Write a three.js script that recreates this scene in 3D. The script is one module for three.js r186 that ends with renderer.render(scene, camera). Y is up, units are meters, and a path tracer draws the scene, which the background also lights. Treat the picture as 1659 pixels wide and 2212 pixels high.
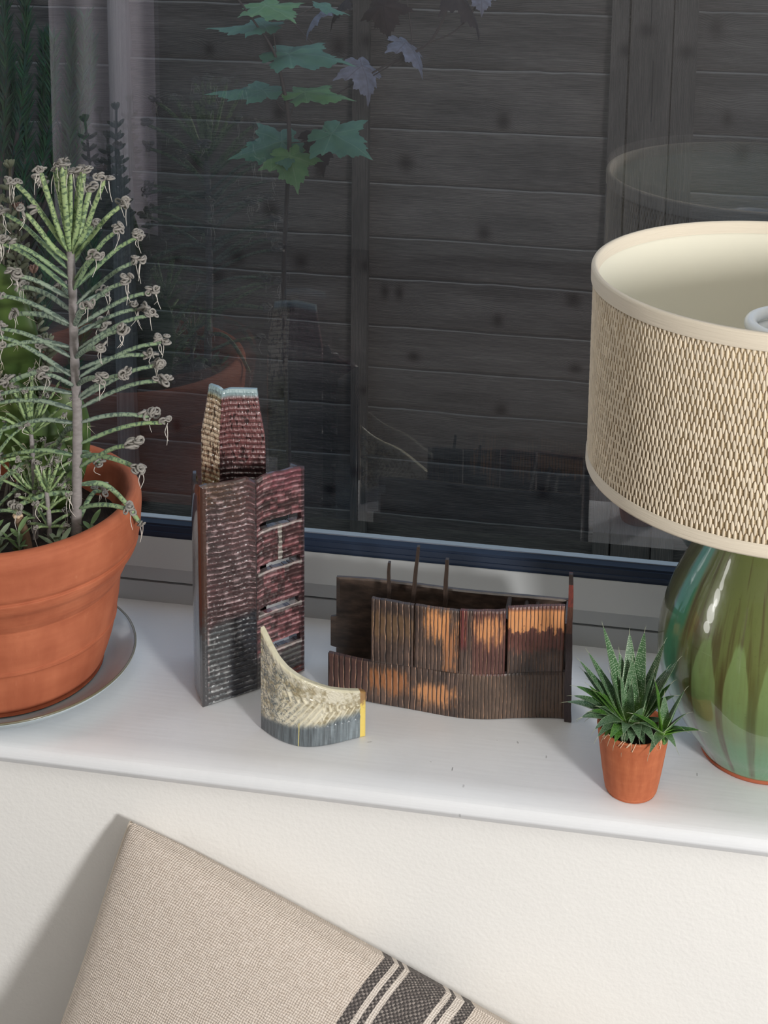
import * as THREE from 'three';
import { mergeGeometries, toCreasedNormals } from 'three/addons/utils/BufferGeometryUtils.js';
import { ImprovedNoise } from 'three/addons/math/ImprovedNoise.js';

// ------------------------------------------------------------ camera, sky, lights, exposure
// World: y = 0 is the top of the window sill, z = 0 its front edge, the window lies towards -z. Metres.
const W = 1659, H = 2212, FOCAL = 3281.63;
const renderer = new THREE.WebGLRenderer({ antialias: true });
renderer.setSize(W / 2, H / 2);
renderer.toneMapping = THREE.LinearToneMapping;
renderer.toneMappingExposure = 1.0;
renderer.shadowMap.enabled = true;
const scene = new THREE.Scene();
const camera = new THREE.PerspectiveCamera(2 * Math.atan(H / 2 / FOCAL) * 180 / Math.PI, W / H, 0.05, 60);
camera.position.set(0, 0.76, 1.0646);
camera.rotation.set(-10.603 * Math.PI / 180, 10.08 * Math.PI / 180, 0.553 * Math.PI / 180, 'YXZ');
camera.setViewOffset(W, H, 0, 906, W, H);          // the photograph is lens-shifted: its verticals hardly converge
scene.add(camera);

const SKY = new THREE.Color().setRGB(0.54, 0.76, 1.0);
scene.background = SKY;
scene.backgroundIntensity = 0.74;
const KEY_AT = new THREE.Vector3(1.25, 0.64, 1.62), KEY_POWER = 11.6, KEY_GLOW = 3.0;
const CEILING_FILL_POWER = 0.25, CEILING_FILL_GLOW = 1.2;

// ------------------------------------------------------------ helpers
const V3 = (x, y, z) => new THREE.Vector3(x, y, z);
function rng(seed) { let s = seed >>> 0; return () => { s = (s + 0x6d2b79f5) >>> 0; let t = Math.imul(s ^ (s >>> 15), 1 | s); t = (t + Math.imul(t ^ (t >>> 7), 61 | t)) ^ t; return ((t ^ (t >>> 14)) >>> 0) / 4294967296; }; }
const perlin = new ImprovedNoise();
const ns = (x, y, z = 0) => perlin.noise(x + 17.3, y + 5.1, z + 0.37);
function fbm(x, y, z = 0, o = 4) { let a = 0, k = 0.5, f = 1; for (let i = 0; i < o; i++) { a += k * ns(x * f, y * f, z + i * 7.7); f *= 2.03; k *= 0.5; } return a; }
const clamp = (x, a = 0, b = 1) => Math.min(b, Math.max(a, x));
const step = (a, b, x) => { const t = clamp((x - a) / (b - a)); return t * t * (3 - 2 * t); };
const mix = (a, b, t) => a + (b - a) * t;
const mix3 = (a, b, t) => [mix(a[0], b[0], t), mix(a[1], b[1], t), mix(a[2], b[2], t)];
function lut(pts, x) { if (x <= pts[0][0]) return pts[0][1]; for (let i = 1; i < pts.length; i++) if (x <= pts[i][0]) return mix(pts[i - 1][1], pts[i][1], (x - pts[i - 1][0]) / (pts[i][0] - pts[i - 1][0])); return pts[pts.length - 1][1]; }
function tex(w, h, fn, { srgb = true, rx = 1, ry = 1, wrap = true, mirror = false } = {}) {
  const d = new Uint8Array(w * h * 4);
  for (let j = 0, o = 0; j < h; j++) for (let i = 0; i < w; i++, o += 4) {
    const c = fn((i + 0.5) / w, (j + 0.5) / h);
    if (typeof c === 'number') d[o] = d[o + 1] = d[o + 2] = clamp(c) * 255; else { d[o] = clamp(c[0] / 255) * 255; d[o + 1] = clamp(c[1] / 255) * 255; d[o + 2] = clamp(c[2] / 255) * 255; }
    d[o + 3] = 255;
  }
  const t = new THREE.DataTexture(d, w, h, THREE.RGBAFormat);
  if (srgb) t.colorSpace = THREE.SRGBColorSpace;
  t.wrapS = t.wrapT = mirror ? THREE.MirroredRepeatWrapping : wrap ? THREE.RepeatWrapping : THREE.ClampToEdgeWrapping;
  t.magFilter = THREE.LinearFilter; t.minFilter = THREE.LinearMipmapLinearFilter; t.generateMipmaps = true;
  t.repeat.set(rx, ry); t.needsUpdate = true;
  return t;
}
const std = (o) => new THREE.MeshStandardMaterial({ roughness: 0.8, ...o });
const phys = (o) => new THREE.MeshPhysicalMaterial({ roughness: 0.5, ...o });
const seen = new Map();
function numbered(name) { const n = seen.get(name) ?? 0; seen.set(name, n + 1); return n ? name + '_' + String(n).padStart(3, '0') : name; }
function mesh(name, geo, mat, parent) {
  const m = new THREE.Mesh(geo, mat); m.castShadow = m.receiveShadow = true;
  if (parent) { m.name = name; parent.add(m); } else { m.name = numbered(name); scene.add(m); }
  return m;
}
function tag(o, label, category, group) { Object.assign(o.userData, { label, category }); if (group) o.userData.group = group; return o; }
function thing(name, label, category, at = [0, 0, 0], group) { const g = new THREE.Group(); g.name = numbered(name); g.position.set(...at); scene.add(g); return tag(g, label, category, group); }
function struct(o) { o.userData.kind = 'structure'; return o; }
const clean = (g) => { const n = g.index ? g.toNonIndexed() : g; for (const k of Object.keys(n.attributes)) if (!['position', 'normal', 'uv'].includes(k)) n.deleteAttribute(k); return n; };
const merge = (list) => mergeGeometries(list.map(clean));
function box(w, h, d, x = 0, y = 0, z = 0) { const g = new THREE.BoxGeometry(w, h, d); g.translate(x, y, z); return g; }
// indexed grid, f(u, v) -> [x, y, z]
function grid(nu, nv, f, flip = false) {
  const p = [], uv = [], ix = [];
  for (let j = 0; j <= nv; j++) for (let i = 0; i <= nu; i++) { const q = f(i / nu, j / nv); p.push(q[0], q[1], q[2]); uv.push(q[3] ?? i / nu, q[4] ?? j / nv); }
  for (let j = 0; j < nv; j++) for (let i = 0; i < nu; i++) { const a = j * (nu + 1) + i, b = a + 1, c = a + nu + 1, d = c + 1; flip ? ix.push(a, c, b, b, c, d) : ix.push(a, b, c, b, d, c); }
  const g = new THREE.BufferGeometry();
  g.setAttribute('position', new THREE.Float32BufferAttribute(p, 3)); g.setAttribute('uv', new THREE.Float32BufferAttribute(uv, 2)); g.setIndex(ix); g.computeVertexNormals();
  return g;
}
// tube along points with radius r(t) (and flattening fl), rounded closed ends
function tube(pts, r, { seg = 12, rad = 6, flat = 1, uvLen = 1 } = {}) {
  const curve = pts.length === 2 ? new THREE.LineCurve3(pts[0], pts[1]) : new THREE.CatmullRomCurve3(pts, false, 'centripetal');
  const fr = curve.computeFrenetFrames(seg, false), rf = typeof r === 'function' ? r : () => r;
  const P = []; for (let i = 0; i <= seg; i++) P.push(curve.getPoint(i / seg));
  return grid(rad, seg, (u, v) => {
    const i = Math.round(v * seg), a = u * Math.PI * 2, k = rf(v), n = fr.normals[i], b = fr.binormals[i];
    const c = Math.cos(a) * k, s = Math.sin(a) * k * flat;
    return [P[i].x + n.x * c + b.x * s, P[i].y + n.y * c + b.y * s, P[i].z + n.z * c + b.z * s, u, v * uvLen];
  });
}
const endRound = (r0, r1 = r0) => (t) => mix(r0, r1, t) * Math.min(1, Math.sqrt(Math.max(0, (t + 0.004) * 30)), Math.sqrt(Math.max(0, (1.004 - t) * 30)));
function lathe(profile, n = 96) { const g = new THREE.LatheGeometry(profile.map(([r, y]) => new THREE.Vector2(r, y)), n); return g; }
function smoothProfile(pts, n = 60) { const c = new THREE.SplineCurve(pts.map(([r, y]) => new THREE.Vector2(r, y))); return c.getPoints(n).map((p) => [Math.max(0, p.x), p.y]); }
// extrude a (z, y) outline along x
function extrudeX(outline, x0, x1) {
  const s = new THREE.Shape(outline.map(([z, y]) => new THREE.Vector2(-z, y)));
  const g = new THREE.ExtrudeGeometry(s, { depth: x1 - x0, bevelEnabled: false, curveSegments: 8 });
  g.rotateY(Math.PI / 2); g.translate(x0, 0, 0);   // shape x -> -z, extrusion -> x
  return g;
}
// a bent slab: path(u) -> [x, z] in plan, heights lo(u)..hi(u), front relief (metres), cells can be cut out by mask(u, v)
function slab({ path, lo, hi, thick, nu = 60, nv = 120, relief, mask, bevel = 0.003, len }) {
  const nrm = (u) => { const e = 1e-3, a = path(clamp(u - e)), b = path(clamp(u + e)); const dx = b[0] - a[0], dz = b[1] - a[1], l = Math.hypot(dx, dz); return [-dz / l, dx / l]; };
  const cols = []; for (let i = 0; i <= nu; i++) { const u = i / nu; cols.push([path(u), nrm(u), lo(u), hi(u)]); }
  const L = len ?? (() => { let l = 0; for (let i = 1; i <= nu; i++) l += Math.hypot(cols[i][0][0] - cols[i - 1][0][0], cols[i][0][1] - cols[i - 1][0][1]); return l; })();
  const at = (i, j, back) => {
    const [p, n, a, b] = cols[i], u = i / nu, v = j / nv, y = a + (b - a) * v;
    const edge = Math.min(u * L, (1 - u) * L, v * (b - a), (1 - v) * (b - a)), e = clamp(1 - edge / bevel);
    let off = -bevel * 0.55 * e * e;
    if (!back) off += (relief ? relief(u, v, p, y) : 0) * (1 - e * e); else off = -thick - off;
    return [p[0] + n[0] * off * 1, y, p[1] + n[1] * off];
  };
  const F = grid(nu, nv, (u, v) => at(Math.round(u * nu), Math.round(v * nv), false), true), B = grid(nu, nv, (u, v) => at(Math.round(u * nu), Math.round(v * nv), true));
  const open = (i, j) => i < 0 || j < 0 || i >= nu || j >= nv || (mask && mask((i + 0.5) / nu, (j + 0.5) / nv));
  if (mask) for (const g of [F, B]) { const ix = [...g.index.array], out = []; for (let q = 0; q < nu * nv; q++) if (!open(q % nu, Math.floor(q / nu))) out.push(...ix.slice(q * 6, q * 6 + 6)); g.setIndex(out); }
  const P = [], U = [], side = (a, b) => { const q = [at(...a, false), at(...b, false), at(...b, true), at(...a, true)]; for (const k of [0, 1, 2, 0, 2, 3]) { P.push(...q[k]); const s = k === 0 || k === 3 ? a : b; U.push(s[0] / nu, s[1] / nv); } };
  for (let j = 0; j < nv; j++) for (let i = 0; i < nu; i++) if (!open(i, j)) {
    if (open(i, j - 1)) side([i + 1, j], [i, j]); if (open(i, j + 1)) side([i, j + 1], [i + 1, j + 1]);
    if (open(i - 1, j)) side([i, j], [i, j + 1]); if (open(i + 1, j)) side([i + 1, j + 1], [i + 1, j]);
  }
  const S = new THREE.BufferGeometry(); S.setAttribute('position', new THREE.Float32BufferAttribute(P, 3)); S.setAttribute('uv', new THREE.Float32BufferAttribute(U, 2)); S.computeVertexNormals();
  return merge([F, B, S]);
}
const polyPath = (pts) => { const d = [0]; for (let i = 1; i < pts.length; i++) d.push(d[i - 1] + Math.hypot(pts[i][0] - pts[i - 1][0], pts[i][1] - pts[i - 1][1])); const T = d[d.length - 1]; return (u) => [lut(pts.map((p, i) => [d[i] / T, p[0]]), u), lut(pts.map((p, i) => [d[i] / T, p[1]]), u)]; };
const splinePath = (pts) => { const c = new THREE.CatmullRomCurve3(pts.map(([x, z]) => V3(x, 0, z))); return (u) => { const p = c.getPointAt(clamp(u)); return [p.x, p.z]; }; };

// ------------------------------------------------------------ the room
const FLOOR = -0.66, CEIL = 1.75, XL = -2.1, XR = 2.1, ZB = 3.1;      // inside faces
const WIN = { x0: -1.12, x1: 0.78, y1: 1.28 };
const rollerBump = tex(512, 512, (u, v) => 0.5 + 0.5 * fbm(u * 60, v * 60, 3, 3) + 0.25 * ns(u * 14, v * 14, 9), { srgb: false, rx: 5, ry: 5, mirror: true });
const wallPaint = std({ color: '#f2f1ee', roughness: 0.75, bumpMap: rollerBump, bumpScale: 0.00035 });
const roomPaint = std({ color: '#6b6967', roughness: 0.9 });
const outsidePaint = std({ color: '#8c8278', roughness: 0.9 });
const uvMetres = (g) => { const p = g.attributes.position, n = g.attributes.normal, uv = g.attributes.uv; for (let i = 0; i < p.count; i++) { const a = Math.abs(n.getX(i)), b = Math.abs(n.getY(i)), c = Math.abs(n.getZ(i)); if (c >= a && c >= b) uv.setXY(i, p.getX(i), p.getY(i)); else if (b >= a) uv.setXY(i, p.getX(i), p.getZ(i)); else uv.setXY(i, p.getZ(i), p.getY(i)); } return g; };
const wall = (name, list, mat) => struct(mesh(name, merge(list.map((b) => uvMetres(box(...b)))), mat));
const zc = -0.156, zt = 0.288;                                        // the window wall: inner face at z = -0.012, outer at z = -0.30
wall('wall_front', [
  [XR - XL, -0.018 - FLOOR + 0.1, zt, (XL + XR) / 2, (FLOOR - 0.1 - 0.018) / 2, zc],
  [WIN.x0 - XL, CEIL + 0.018, zt, (XL + WIN.x0) / 2, (CEIL - 0.018) / 2, zc], [XR - WIN.x1, CEIL + 0.018, zt, (XR + WIN.x1) / 2, (CEIL - 0.018) / 2, zc],
  [WIN.x1 - WIN.x0, CEIL - WIN.y1, zt, (WIN.x0 + WIN.x1) / 2, (CEIL + WIN.y1) / 2, zc]], wallPaint);
wall('wall_left', [[0.12, CEIL - FLOOR + 0.2, ZB + 0.5, XL - 0.06, (CEIL + FLOOR) / 2, (ZB - 0.3) / 2]], roomPaint);
wall('wall_right', [[0.12, CEIL - FLOOR + 0.2, ZB + 0.5, XR + 0.06, (CEIL + FLOOR) / 2, (ZB - 0.3) / 2]], roomPaint);
wall('wall_back', [[XR - XL, CEIL - FLOOR + 0.2, 0.12, 0, (CEIL + FLOOR) / 2, ZB + 0.06]], roomPaint);
wall('ceiling', [[XR - XL + 0.24, 0.12, ZB + 0.5, 0, CEIL + 0.06, (ZB - 0.3) / 2]], std({ color: '#c9c7c2', roughness: 0.9 }));
const floorWood = tex(512, 512, (u, v) => { const g = fbm(u * 4, v * 60, 2, 4); return mix3([74, 68, 64], [92, 86, 82], 0.5 + g); }, { rx: 1.2, ry: 1.2 });
wall('floor', [[XR - XL + 0.24, 0.12, ZB + 0.5, 0, FLOOR - 0.06, (ZB - 0.3) / 2]], std({ map: floorWood, roughness: 0.6 }));

// window sill board with a rounded nose
const sillOutline = [[-0.236, 0], [-0.02, 0]]; for (let i = 0; i <= 14; i++) { const a = Math.PI / 2 - (i / 14) * Math.PI; sillOutline.push([0.0005 + 0.009 * Math.cos(a), -0.009 + 0.009 * Math.sin(a)]); }
sillOutline.push([-0.012, -0.018], [-0.236, -0.018]);
const brushBump = tex(512, 512, (u, v) => 0.5 + 0.35 * fbm(u * 6, v * 90, 5, 3) + 0.2 * fbm(u * 20, v * 20, 8, 2), { srgb: false, rx: 3, ry: 3, mirror: true });
const specks = rng(12), marks = []; for (let i = 0; i < 46; i++) marks.push([specks(), specks(), 0.0006 + 0.0016 * specks(), specks() * 3, 0.2 + 0.8 * specks()]);
const sillMap = tex(1024, 1024, (u, v) => {
  let k = 1 - 0.02 * Math.max(0, fbm(u * 9, v * 9, 4, 3) * 2);
  for (const m of marks) { const dx = Math.abs(u - m[0]), dy = Math.abs(v - m[1]); if (dx < 0.02 && dy < 0.02) { const c = Math.cos(m[3]), s = Math.sin(m[3]), a = (u - m[0]) * c + (v - m[1]) * s, b = (v - m[1]) * c - (u - m[0]) * s; if (Math.hypot(a * 0.45, b * 1.6) < m[2] * 0.9) k *= 1 - 0.4 * m[4]; } }
  return [228 * k, 230 * k, 233 * k]; }, { rx: 1.4, ry: 1.4, mirror: true });
const sillPaint = phys({ map: sillMap, roughness: 0.34, bumpMap: brushBump, bumpScale: 0.0002, specularIntensity: 0.8 });
const sill = struct(mesh('trim_1', uvMetres(toCreasedNormals(extrudeX(sillOutline, WIN.x0, WIN.x1), 0.6)), sillPaint));
sill.userData.label = 'white painted window sill board with a rounded front edge';

// window: white frame with a stepped, sloping profile, navy glazing bead, two panes
const windowGroup = new THREE.Group(); windowGroup.name = 'window_1'; struct(windowGroup); scene.add(windowGroup);
windowGroup.userData.label = 'double glazed window in a pale grey frame with navy glazing beads';
const upvc = phys({ color: '#b7b9ba', roughness: 0.36, specularIntensity: 0.7 }), navy = phys({ color: '#202c40', roughness: 0.45, specularIntensity: 0.7 });
const railProfile = [[-0.236, 0], [-0.236, 0.0203], [-0.243, 0.0207], [-0.243, 0.0226], [-0.2352, 0.0230], [-0.2352, 0.0362], [-0.2365, 0.0378], [-0.2525, 0.0585], [-0.256, 0.0592], [-0.30, 0.0592], [-0.30, 0]];
mesh('frame', toCreasedNormals(extrudeX(railProfile, WIN.x0, WIN.x1), 0.5), upvc, windowGroup);
mesh('frame', merge([box(0.06, WIN.y1 - 0.058, 0.064, WIN.x0 + 0.03, (WIN.y1 + 0.058) / 2, -0.268), box(0.06, WIN.y1 - 0.058, 0.064, WIN.x1 - 0.03, (WIN.y1 + 0.058) / 2, -0.268), box(WIN.x1 - WIN.x0 - 0.12, 0.06, 0.064, (WIN.x0 + WIN.x1) / 2, WIN.y1 - 0.03, -0.268)]), upvc, windowGroup);
const bead = [[-0.2535, 0.0585]]; for (const [z, y] of [[-0.2535, 0.0612], [-0.2552, 0.0632], [-0.2572, 0.0630], [-0.2578, 0.0648], [-0.2594, 0.0672], [-0.2612, 0.0670], [-0.2618, 0.0688], [-0.2660, 0.0708], [-0.2672, 0.0711], [-0.2672, 0.0585]]) bead.push([z, y]);
mesh('glazing_bead', toCreasedNormals(extrudeX(bead, WIN.x0 + 0.06, WIN.x1 - 0.06), 0.7), navy, windowGroup);
const beadTop = extrudeX([[-0.2672, 0.0706], [-0.2672, 0.0718], [-0.2682, 0.0718], [-0.2682, 0.0706]], WIN.x0 + 0.06, WIN.x1 - 0.06);
mesh('glazing_bead', beadTop, std({ color: '#777c86', roughness: 0.4 }), windowGroup).userData.label = 'thin pale sealing line along the foot of the glass';
for (const [z, ior] of [[-0.2695, 2.3], [-0.2905, 1.75]]) {
  const g = new THREE.PlaneGeometry(WIN.x1 - WIN.x0 - 0.116, WIN.y1 - 0.116); g.translate((WIN.x0 + WIN.x1) / 2, (WIN.y1 + 0.058) / 2, z);
  const p = mesh('glass_pane', g, phys({ color: '#f4f5fa', transmission: 1, thickness: 0, ior, roughness: 0.0, specularColor: new THREE.Color('#ffffff') }), windowGroup); p.castShadow = false;
}

// ------------------------------------------------------------ outside: ground and fence
struct(mesh('ground', (() => { const g = new THREE.PlaneGeometry(9, 5); g.rotateX(-Math.PI / 2); g.translate(0, -0.98, -2.85); return g; })(), std({ map: tex(256, 256, (u, v) => { const k = fbm(u * 14, v * 14, 1, 4); return mix3([70, 62, 54], [104, 96, 86], 0.5 + k); }, { rx: 5, ry: 3 }), roughness: 1 })));
struct(mesh('wall_outside', uvMetres(box(6, 1.9, 0.1, 0, 2.23 + 0.1, -0.36)), outsidePaint)).userData.label = 'outer face of the house above the window';
const FZ = -2.0, FTOP = 0.86, FBOT = -0.96;
const woodTex = [], woodBump = [];
for (let k = 0; k < 5; k++) {
  const r = rng(70 + k), knots = []; for (let i = 0; i < 3; i++) knots.push([r(), 0.15 + 0.7 * r(), 0.009 + 0.010 * r(), 0.09 + 0.08 * r()]);
  const grain = (u, v) => {
    let w = v * 20 + 2.2 * fbm(u * 3.2, v * 1.6, k * 9, 3), dark = 0;
    for (const q of knots) { const dx = (u - q[0]) / q[2], dy = (v - q[1]) / q[3], d = Math.hypot(dx, dy); w += 3.2 * Math.exp(-d * 0.55) * Math.sign(dy); dark += Math.exp(-d * d * 1.3); }
    const a = Math.abs(w * 2 - Math.floor(w * 2) - 0.5) * 2;
    return [a, dark];
  };
  woodTex.push(tex(1024, 128, (u, v) => { const [a, d] = grain(u, v); const fine = fbm(u * 20, v * 160, k, 3), big = fbm(u * 3, v * 2, 40 + k, 3); let c = mix3([74, 69, 63], [142, 132, 119], clamp(0.45 + 0.42 * (a - 0.5) + 0.8 * fine + 0.7 * big)); c = mix3(c, [40, 33, 30], clamp(d) * 0.85); return mix3(c, [172, 166, 154], step(0.965, 0.985, v + 0.012 * fbm(u * 30, 2, k, 2)) * 0.75); }, { mirror: true }));  // pale band at each board top paints in the sky-lit ledge
  woodBump.push(tex(1024, 128, (u, v) => { const [a, d] = grain(u, v); return 0.5 + 0.25 * (a - 0.5) + 0.3 * fbm(u * 14, v * 120, k, 3) - 0.3 * d; }, { srgb: false, mirror: true }));
}
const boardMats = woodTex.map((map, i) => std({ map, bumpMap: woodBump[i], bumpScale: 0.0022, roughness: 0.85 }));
const postMat = std({ map: (() => { const t = woodTex[1].clone(); t.rotation = Math.PI / 2; t.needsUpdate = true; return t; })(), bumpMap: (() => { const t = woodBump[1].clone(); t.rotation = Math.PI / 2; t.needsUpdate = true; return t; })(), bumpScale: 0.002, roughness: 0.85, color: '#d9d6d2' });
const palePost = postMat.clone(); palePost.map = tex(128, 512, (u, v) => mix3([126, 122, 114], [172, 166, 156], clamp(0.5 + fbm(u * 16, v * 5, 4, 4) * 1.2)));
const boardTops = [0.86, 0.725, 0.60, 0.478, 0.357, 0.236, 0.106, -0.013, -0.13, -0.22, -0.326, -0.419, -0.511, -0.626, -0.753, -0.86];
function fencePanel(x0, x1, seed, label, battens, heights = boardTops) {
  const r = rng(seed), f = thing('garden_fence', label, 'fence', [(x0 + x1) / 2, FBOT, FZ]), w = x1 - x0;
  heights.forEach((top, i) => {
    const bot = (i + 1 < heights.length ? heights[i + 1] : FBOT + 0.01) - (i + 1 < heights.length ? 0.018 : 0), hgt = top - bot, k = Math.floor(r() * 40), tilt = (r() - 0.5) * 0.004;
    const n = 28, pts = [];
    const g = new THREE.BoxGeometry(w, hgt, 0.013, n, 1, 1), p = g.attributes.position;
    for (let q = 0; q < p.count; q++) {
      const X = p.getX(q), up = p.getY(q) > 0;
      if (up) p.setY(q, p.getY(q) + 0.004 * fbm(X * 5 + k, i * 3.3, seed, 3) + 0.0015 * ns(X * 40, i));
      p.setZ(q, p.getZ(q) + (up ? 0.011 : -0.007) + 0.0015 * ns(X * 4, i * 2.7));
    }
    g.computeVertexNormals();
    const uv = g.attributes.uv; for (let q = 0; q < uv.count; q++) uv.setXY(q, uv.getX(q) * (w / 1.0) + k * 0.37, uv.getY(q));
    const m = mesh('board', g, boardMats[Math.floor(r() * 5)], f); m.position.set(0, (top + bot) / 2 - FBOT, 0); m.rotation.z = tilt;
  });
  for (const [bx, bw] of battens) mesh('batten', (() => { const g = new THREE.BoxGeometry(bw, FTOP - FBOT, 0.022); const uv = g.attributes.uv; for (let q = 0; q < uv.count; q++) uv.setXY(q, uv.getX(q) * 0.35 + bx, uv.getY(q) * 1.8); return g; })(), postMat, f).position.set(bx - (x0 + x1) / 2, (FTOP - FBOT) / 2, 0.030);
  return f;
}
fencePanel(-1.0915, -0.0425, 5, 'weathered dark fence panel of overlapping boards across the middle of the window view', [[-0.587, 0.034], [-0.0625, 0.034]]);
fencePanel(0.0415, 1.05, 23, 'weathered fence panel of overlapping boards behind the lampshade, right of the cracked posts', [[0.066, 0.046]], boardTops.map((t) => t + 0.016));
fencePanel(-2.2, -1.1335, 41, 'weathered fence panel of overlapping boards behind the tall potted plant', [[-1.62, 0.034]], boardTops.map((t) => t - 0.02));
function fencePost(x, w, label, mat, seed) {
  const f = thing('fence_post', label, 'fence post', [x, FBOT, FZ + 0.012]); const r = rng(seed);
  const g = new THREE.BoxGeometry(w, FTOP + 0.06 - FBOT, 0.06, 6, 40, 1), p = g.attributes.position;
  for (let q = 0; q < p.count; q++) if (p.getZ(q) > 0) p.setZ(q, p.getZ(q) - 0.003 * Math.abs(p.getX(q) / w * 2) ** 4 + 0.0012 * ns(p.getX(q) * 60, p.getY(q) * 3, seed));
  g.computeVertexNormals(); const uv = g.attributes.uv; for (let q = 0; q < uv.count; q++) uv.setXY(q, uv.getX(q) * 0.7, uv.getY(q) * 1.8);
  mesh('added_gap_strip', box(w + 0.05, FTOP - FBOT, 0.01, 0, (FTOP - FBOT) / 2, -0.041), postMat, f);  // unseen strip added behind each post to block sky through the gaps
  mesh('post', g, mat, f).position.set(0, (FTOP + 0.06 - FBOT) / 2, 0);
  if (seed === 2) for (const [cx, y0, y1] of [[-0.004, 0.25, 0.5], [0.004, 0.05, 0.36], [-0.012, -0.2, 0.12]]) mesh('crack', tube([V3(cx, y0 - FBOT, 0.0285), V3(cx + 0.002, (y0 + y1) / 2 - FBOT, 0.0290), V3(cx - 0.001, y1 - FBOT, 0.0285)], (t) => 0.0016 * Math.sin(Math.PI * clamp(t, 0.03, 0.97)), { seg: 10, rad: 5 }), std({ color: '#0b0a0a' }), f);
}
fencePost(-0.0005, 0.082, 'dark cracked fence post between the two panels, above the lampshade', postMat, 2);
fencePost(-1.112, 0.040, 'pale slim fence post beside the dark bushy shrub', palePost, 7);

// ------------------------------------------------------------ unseen lamps that light the room (behind the camera)
{
  const t = thing('added_floor_lamp', 'unseen paper lantern floor lamp added behind the camera as key light', 'lamp', [KEY_AT.x, FLOOR, KEY_AT.z]), h = KEY_AT.y - FLOOR, dark = std({ color: '#333333', roughness: 0.5, metalness: 0.6 });  // invented lantern standing for the key light that the shadows point to
  mesh('base', lathe([[0, 0], [0.15, 0], [0.15, 0.012], [0.02, 0.03], [0, 0.03]], 40), dark, t);
  mesh('pole', tube([V3(0, 0.028, 0), V3(0, h - 0.16, 0)], 0.01, { seg: 4, rad: 10 }), dark, t);
  const s = mesh('shade', (() => { const g = new THREE.SphereGeometry(0.17, 40, 30); return g; })(), std({ color: '#fff6e6', emissive: new THREE.Color().setRGB(1, 0.97, 0.93), emissiveIntensity: KEY_GLOW }), t); s.position.y = h; s.castShadow = false;
  const l = new THREE.PointLight(new THREE.Color().setRGB(1, 0.985, 0.965), KEY_POWER, 0, 2); l.position.set(0, h, 0); l.castShadow = true; l.shadow.radius = 8; l.shadow.mapSize.set(2048, 2048); t.add(l);
}
{
  const t = thing('added_ceiling_light', 'unseen round flush ceiling light added to the room for weak fill', 'lamp', [-0.25, CEIL - 0.05, 1.5]);  // ceiling fitting made up to give weak fill
  mesh('rim', lathe([[0.19, 0.05], [0.21, 0.05], [0.21, 0], [0.2, 0]], 48), std({ color: '#dddddd', roughness: 0.4 }), t);
  mesh('diffuser', lathe([[0, -0.015], [0.1, -0.012], [0.17, -0.004], [0.2, 0.01], [0.2, 0.05]], 48), std({ color: '#ffffff', emissive: new THREE.Color().setRGB(1, 0.95, 0.88), emissiveIntensity: CEILING_FILL_GLOW }), t);
  const l = new THREE.PointLight(new THREE.Color().setRGB(1, 0.95, 0.88), CEILING_FILL_POWER, 0, 2); l.position.set(0, -0.12, 0); l.castShadow = true; l.shadow.radius = 8; t.add(l);
}
{
  const t = thing('wall_light', 'column of four small globe lights on the left wall of the room', 'lamp', [XL + 0.12, 0.62, 0.62]);
  mesh('bar', box(0.02, 0.82, 0.04, -0.10, 0, 0), std({ color: '#cfcfcf', roughness: 0.4 }), t);
  [[-0.36, 0.09], [-0.12, 0.115], [0.14, 0.10], [0.36, 0.07]].forEach(([y, r]) => { const s = mesh('bulb', (() => { const g = new THREE.SphereGeometry(r, 20, 14); g.scale(0.5, 1.2, 1.9); g.translate(-0.02, y, 0); return g; })(), std({ color: '#ffffff', emissive: new THREE.Color().setRGB(1, 0.98, 0.95), emissiveIntensity: 7 }), t); s.castShadow = false; });
  const l = new THREE.PointLight(new THREE.Color().setRGB(1, 0.98, 0.95), 0.12, 0, 2); l.position.set(0.12, 0, 0); l.castShadow = true; l.shadow.radius = 4; t.add(l);
}
{
  const t = thing('curtain', 'pale lilac curtain at the back of the room, mirrored faintly in the window', 'curtain', [-1.74, -0.62, 2.98]);
  mesh('cloth', grid(80, 4, (u, v) => [(u - 0.5) * 0.36, v * 2.2, 0.016 * Math.sin(u * 17) + 0.02 * Math.sin(u * 7 + 1)], false), std({ color: '#ded8e4', roughness: 0.9, side: THREE.DoubleSide }), t);
  mesh('rail', tube([V3(-0.3, 2.22, 0), V3(0.3, 2.22, 0)], 0.012, { seg: 2, rad: 8 }), std({ color: '#888888', roughness: 0.4 }), t);
}
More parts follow.
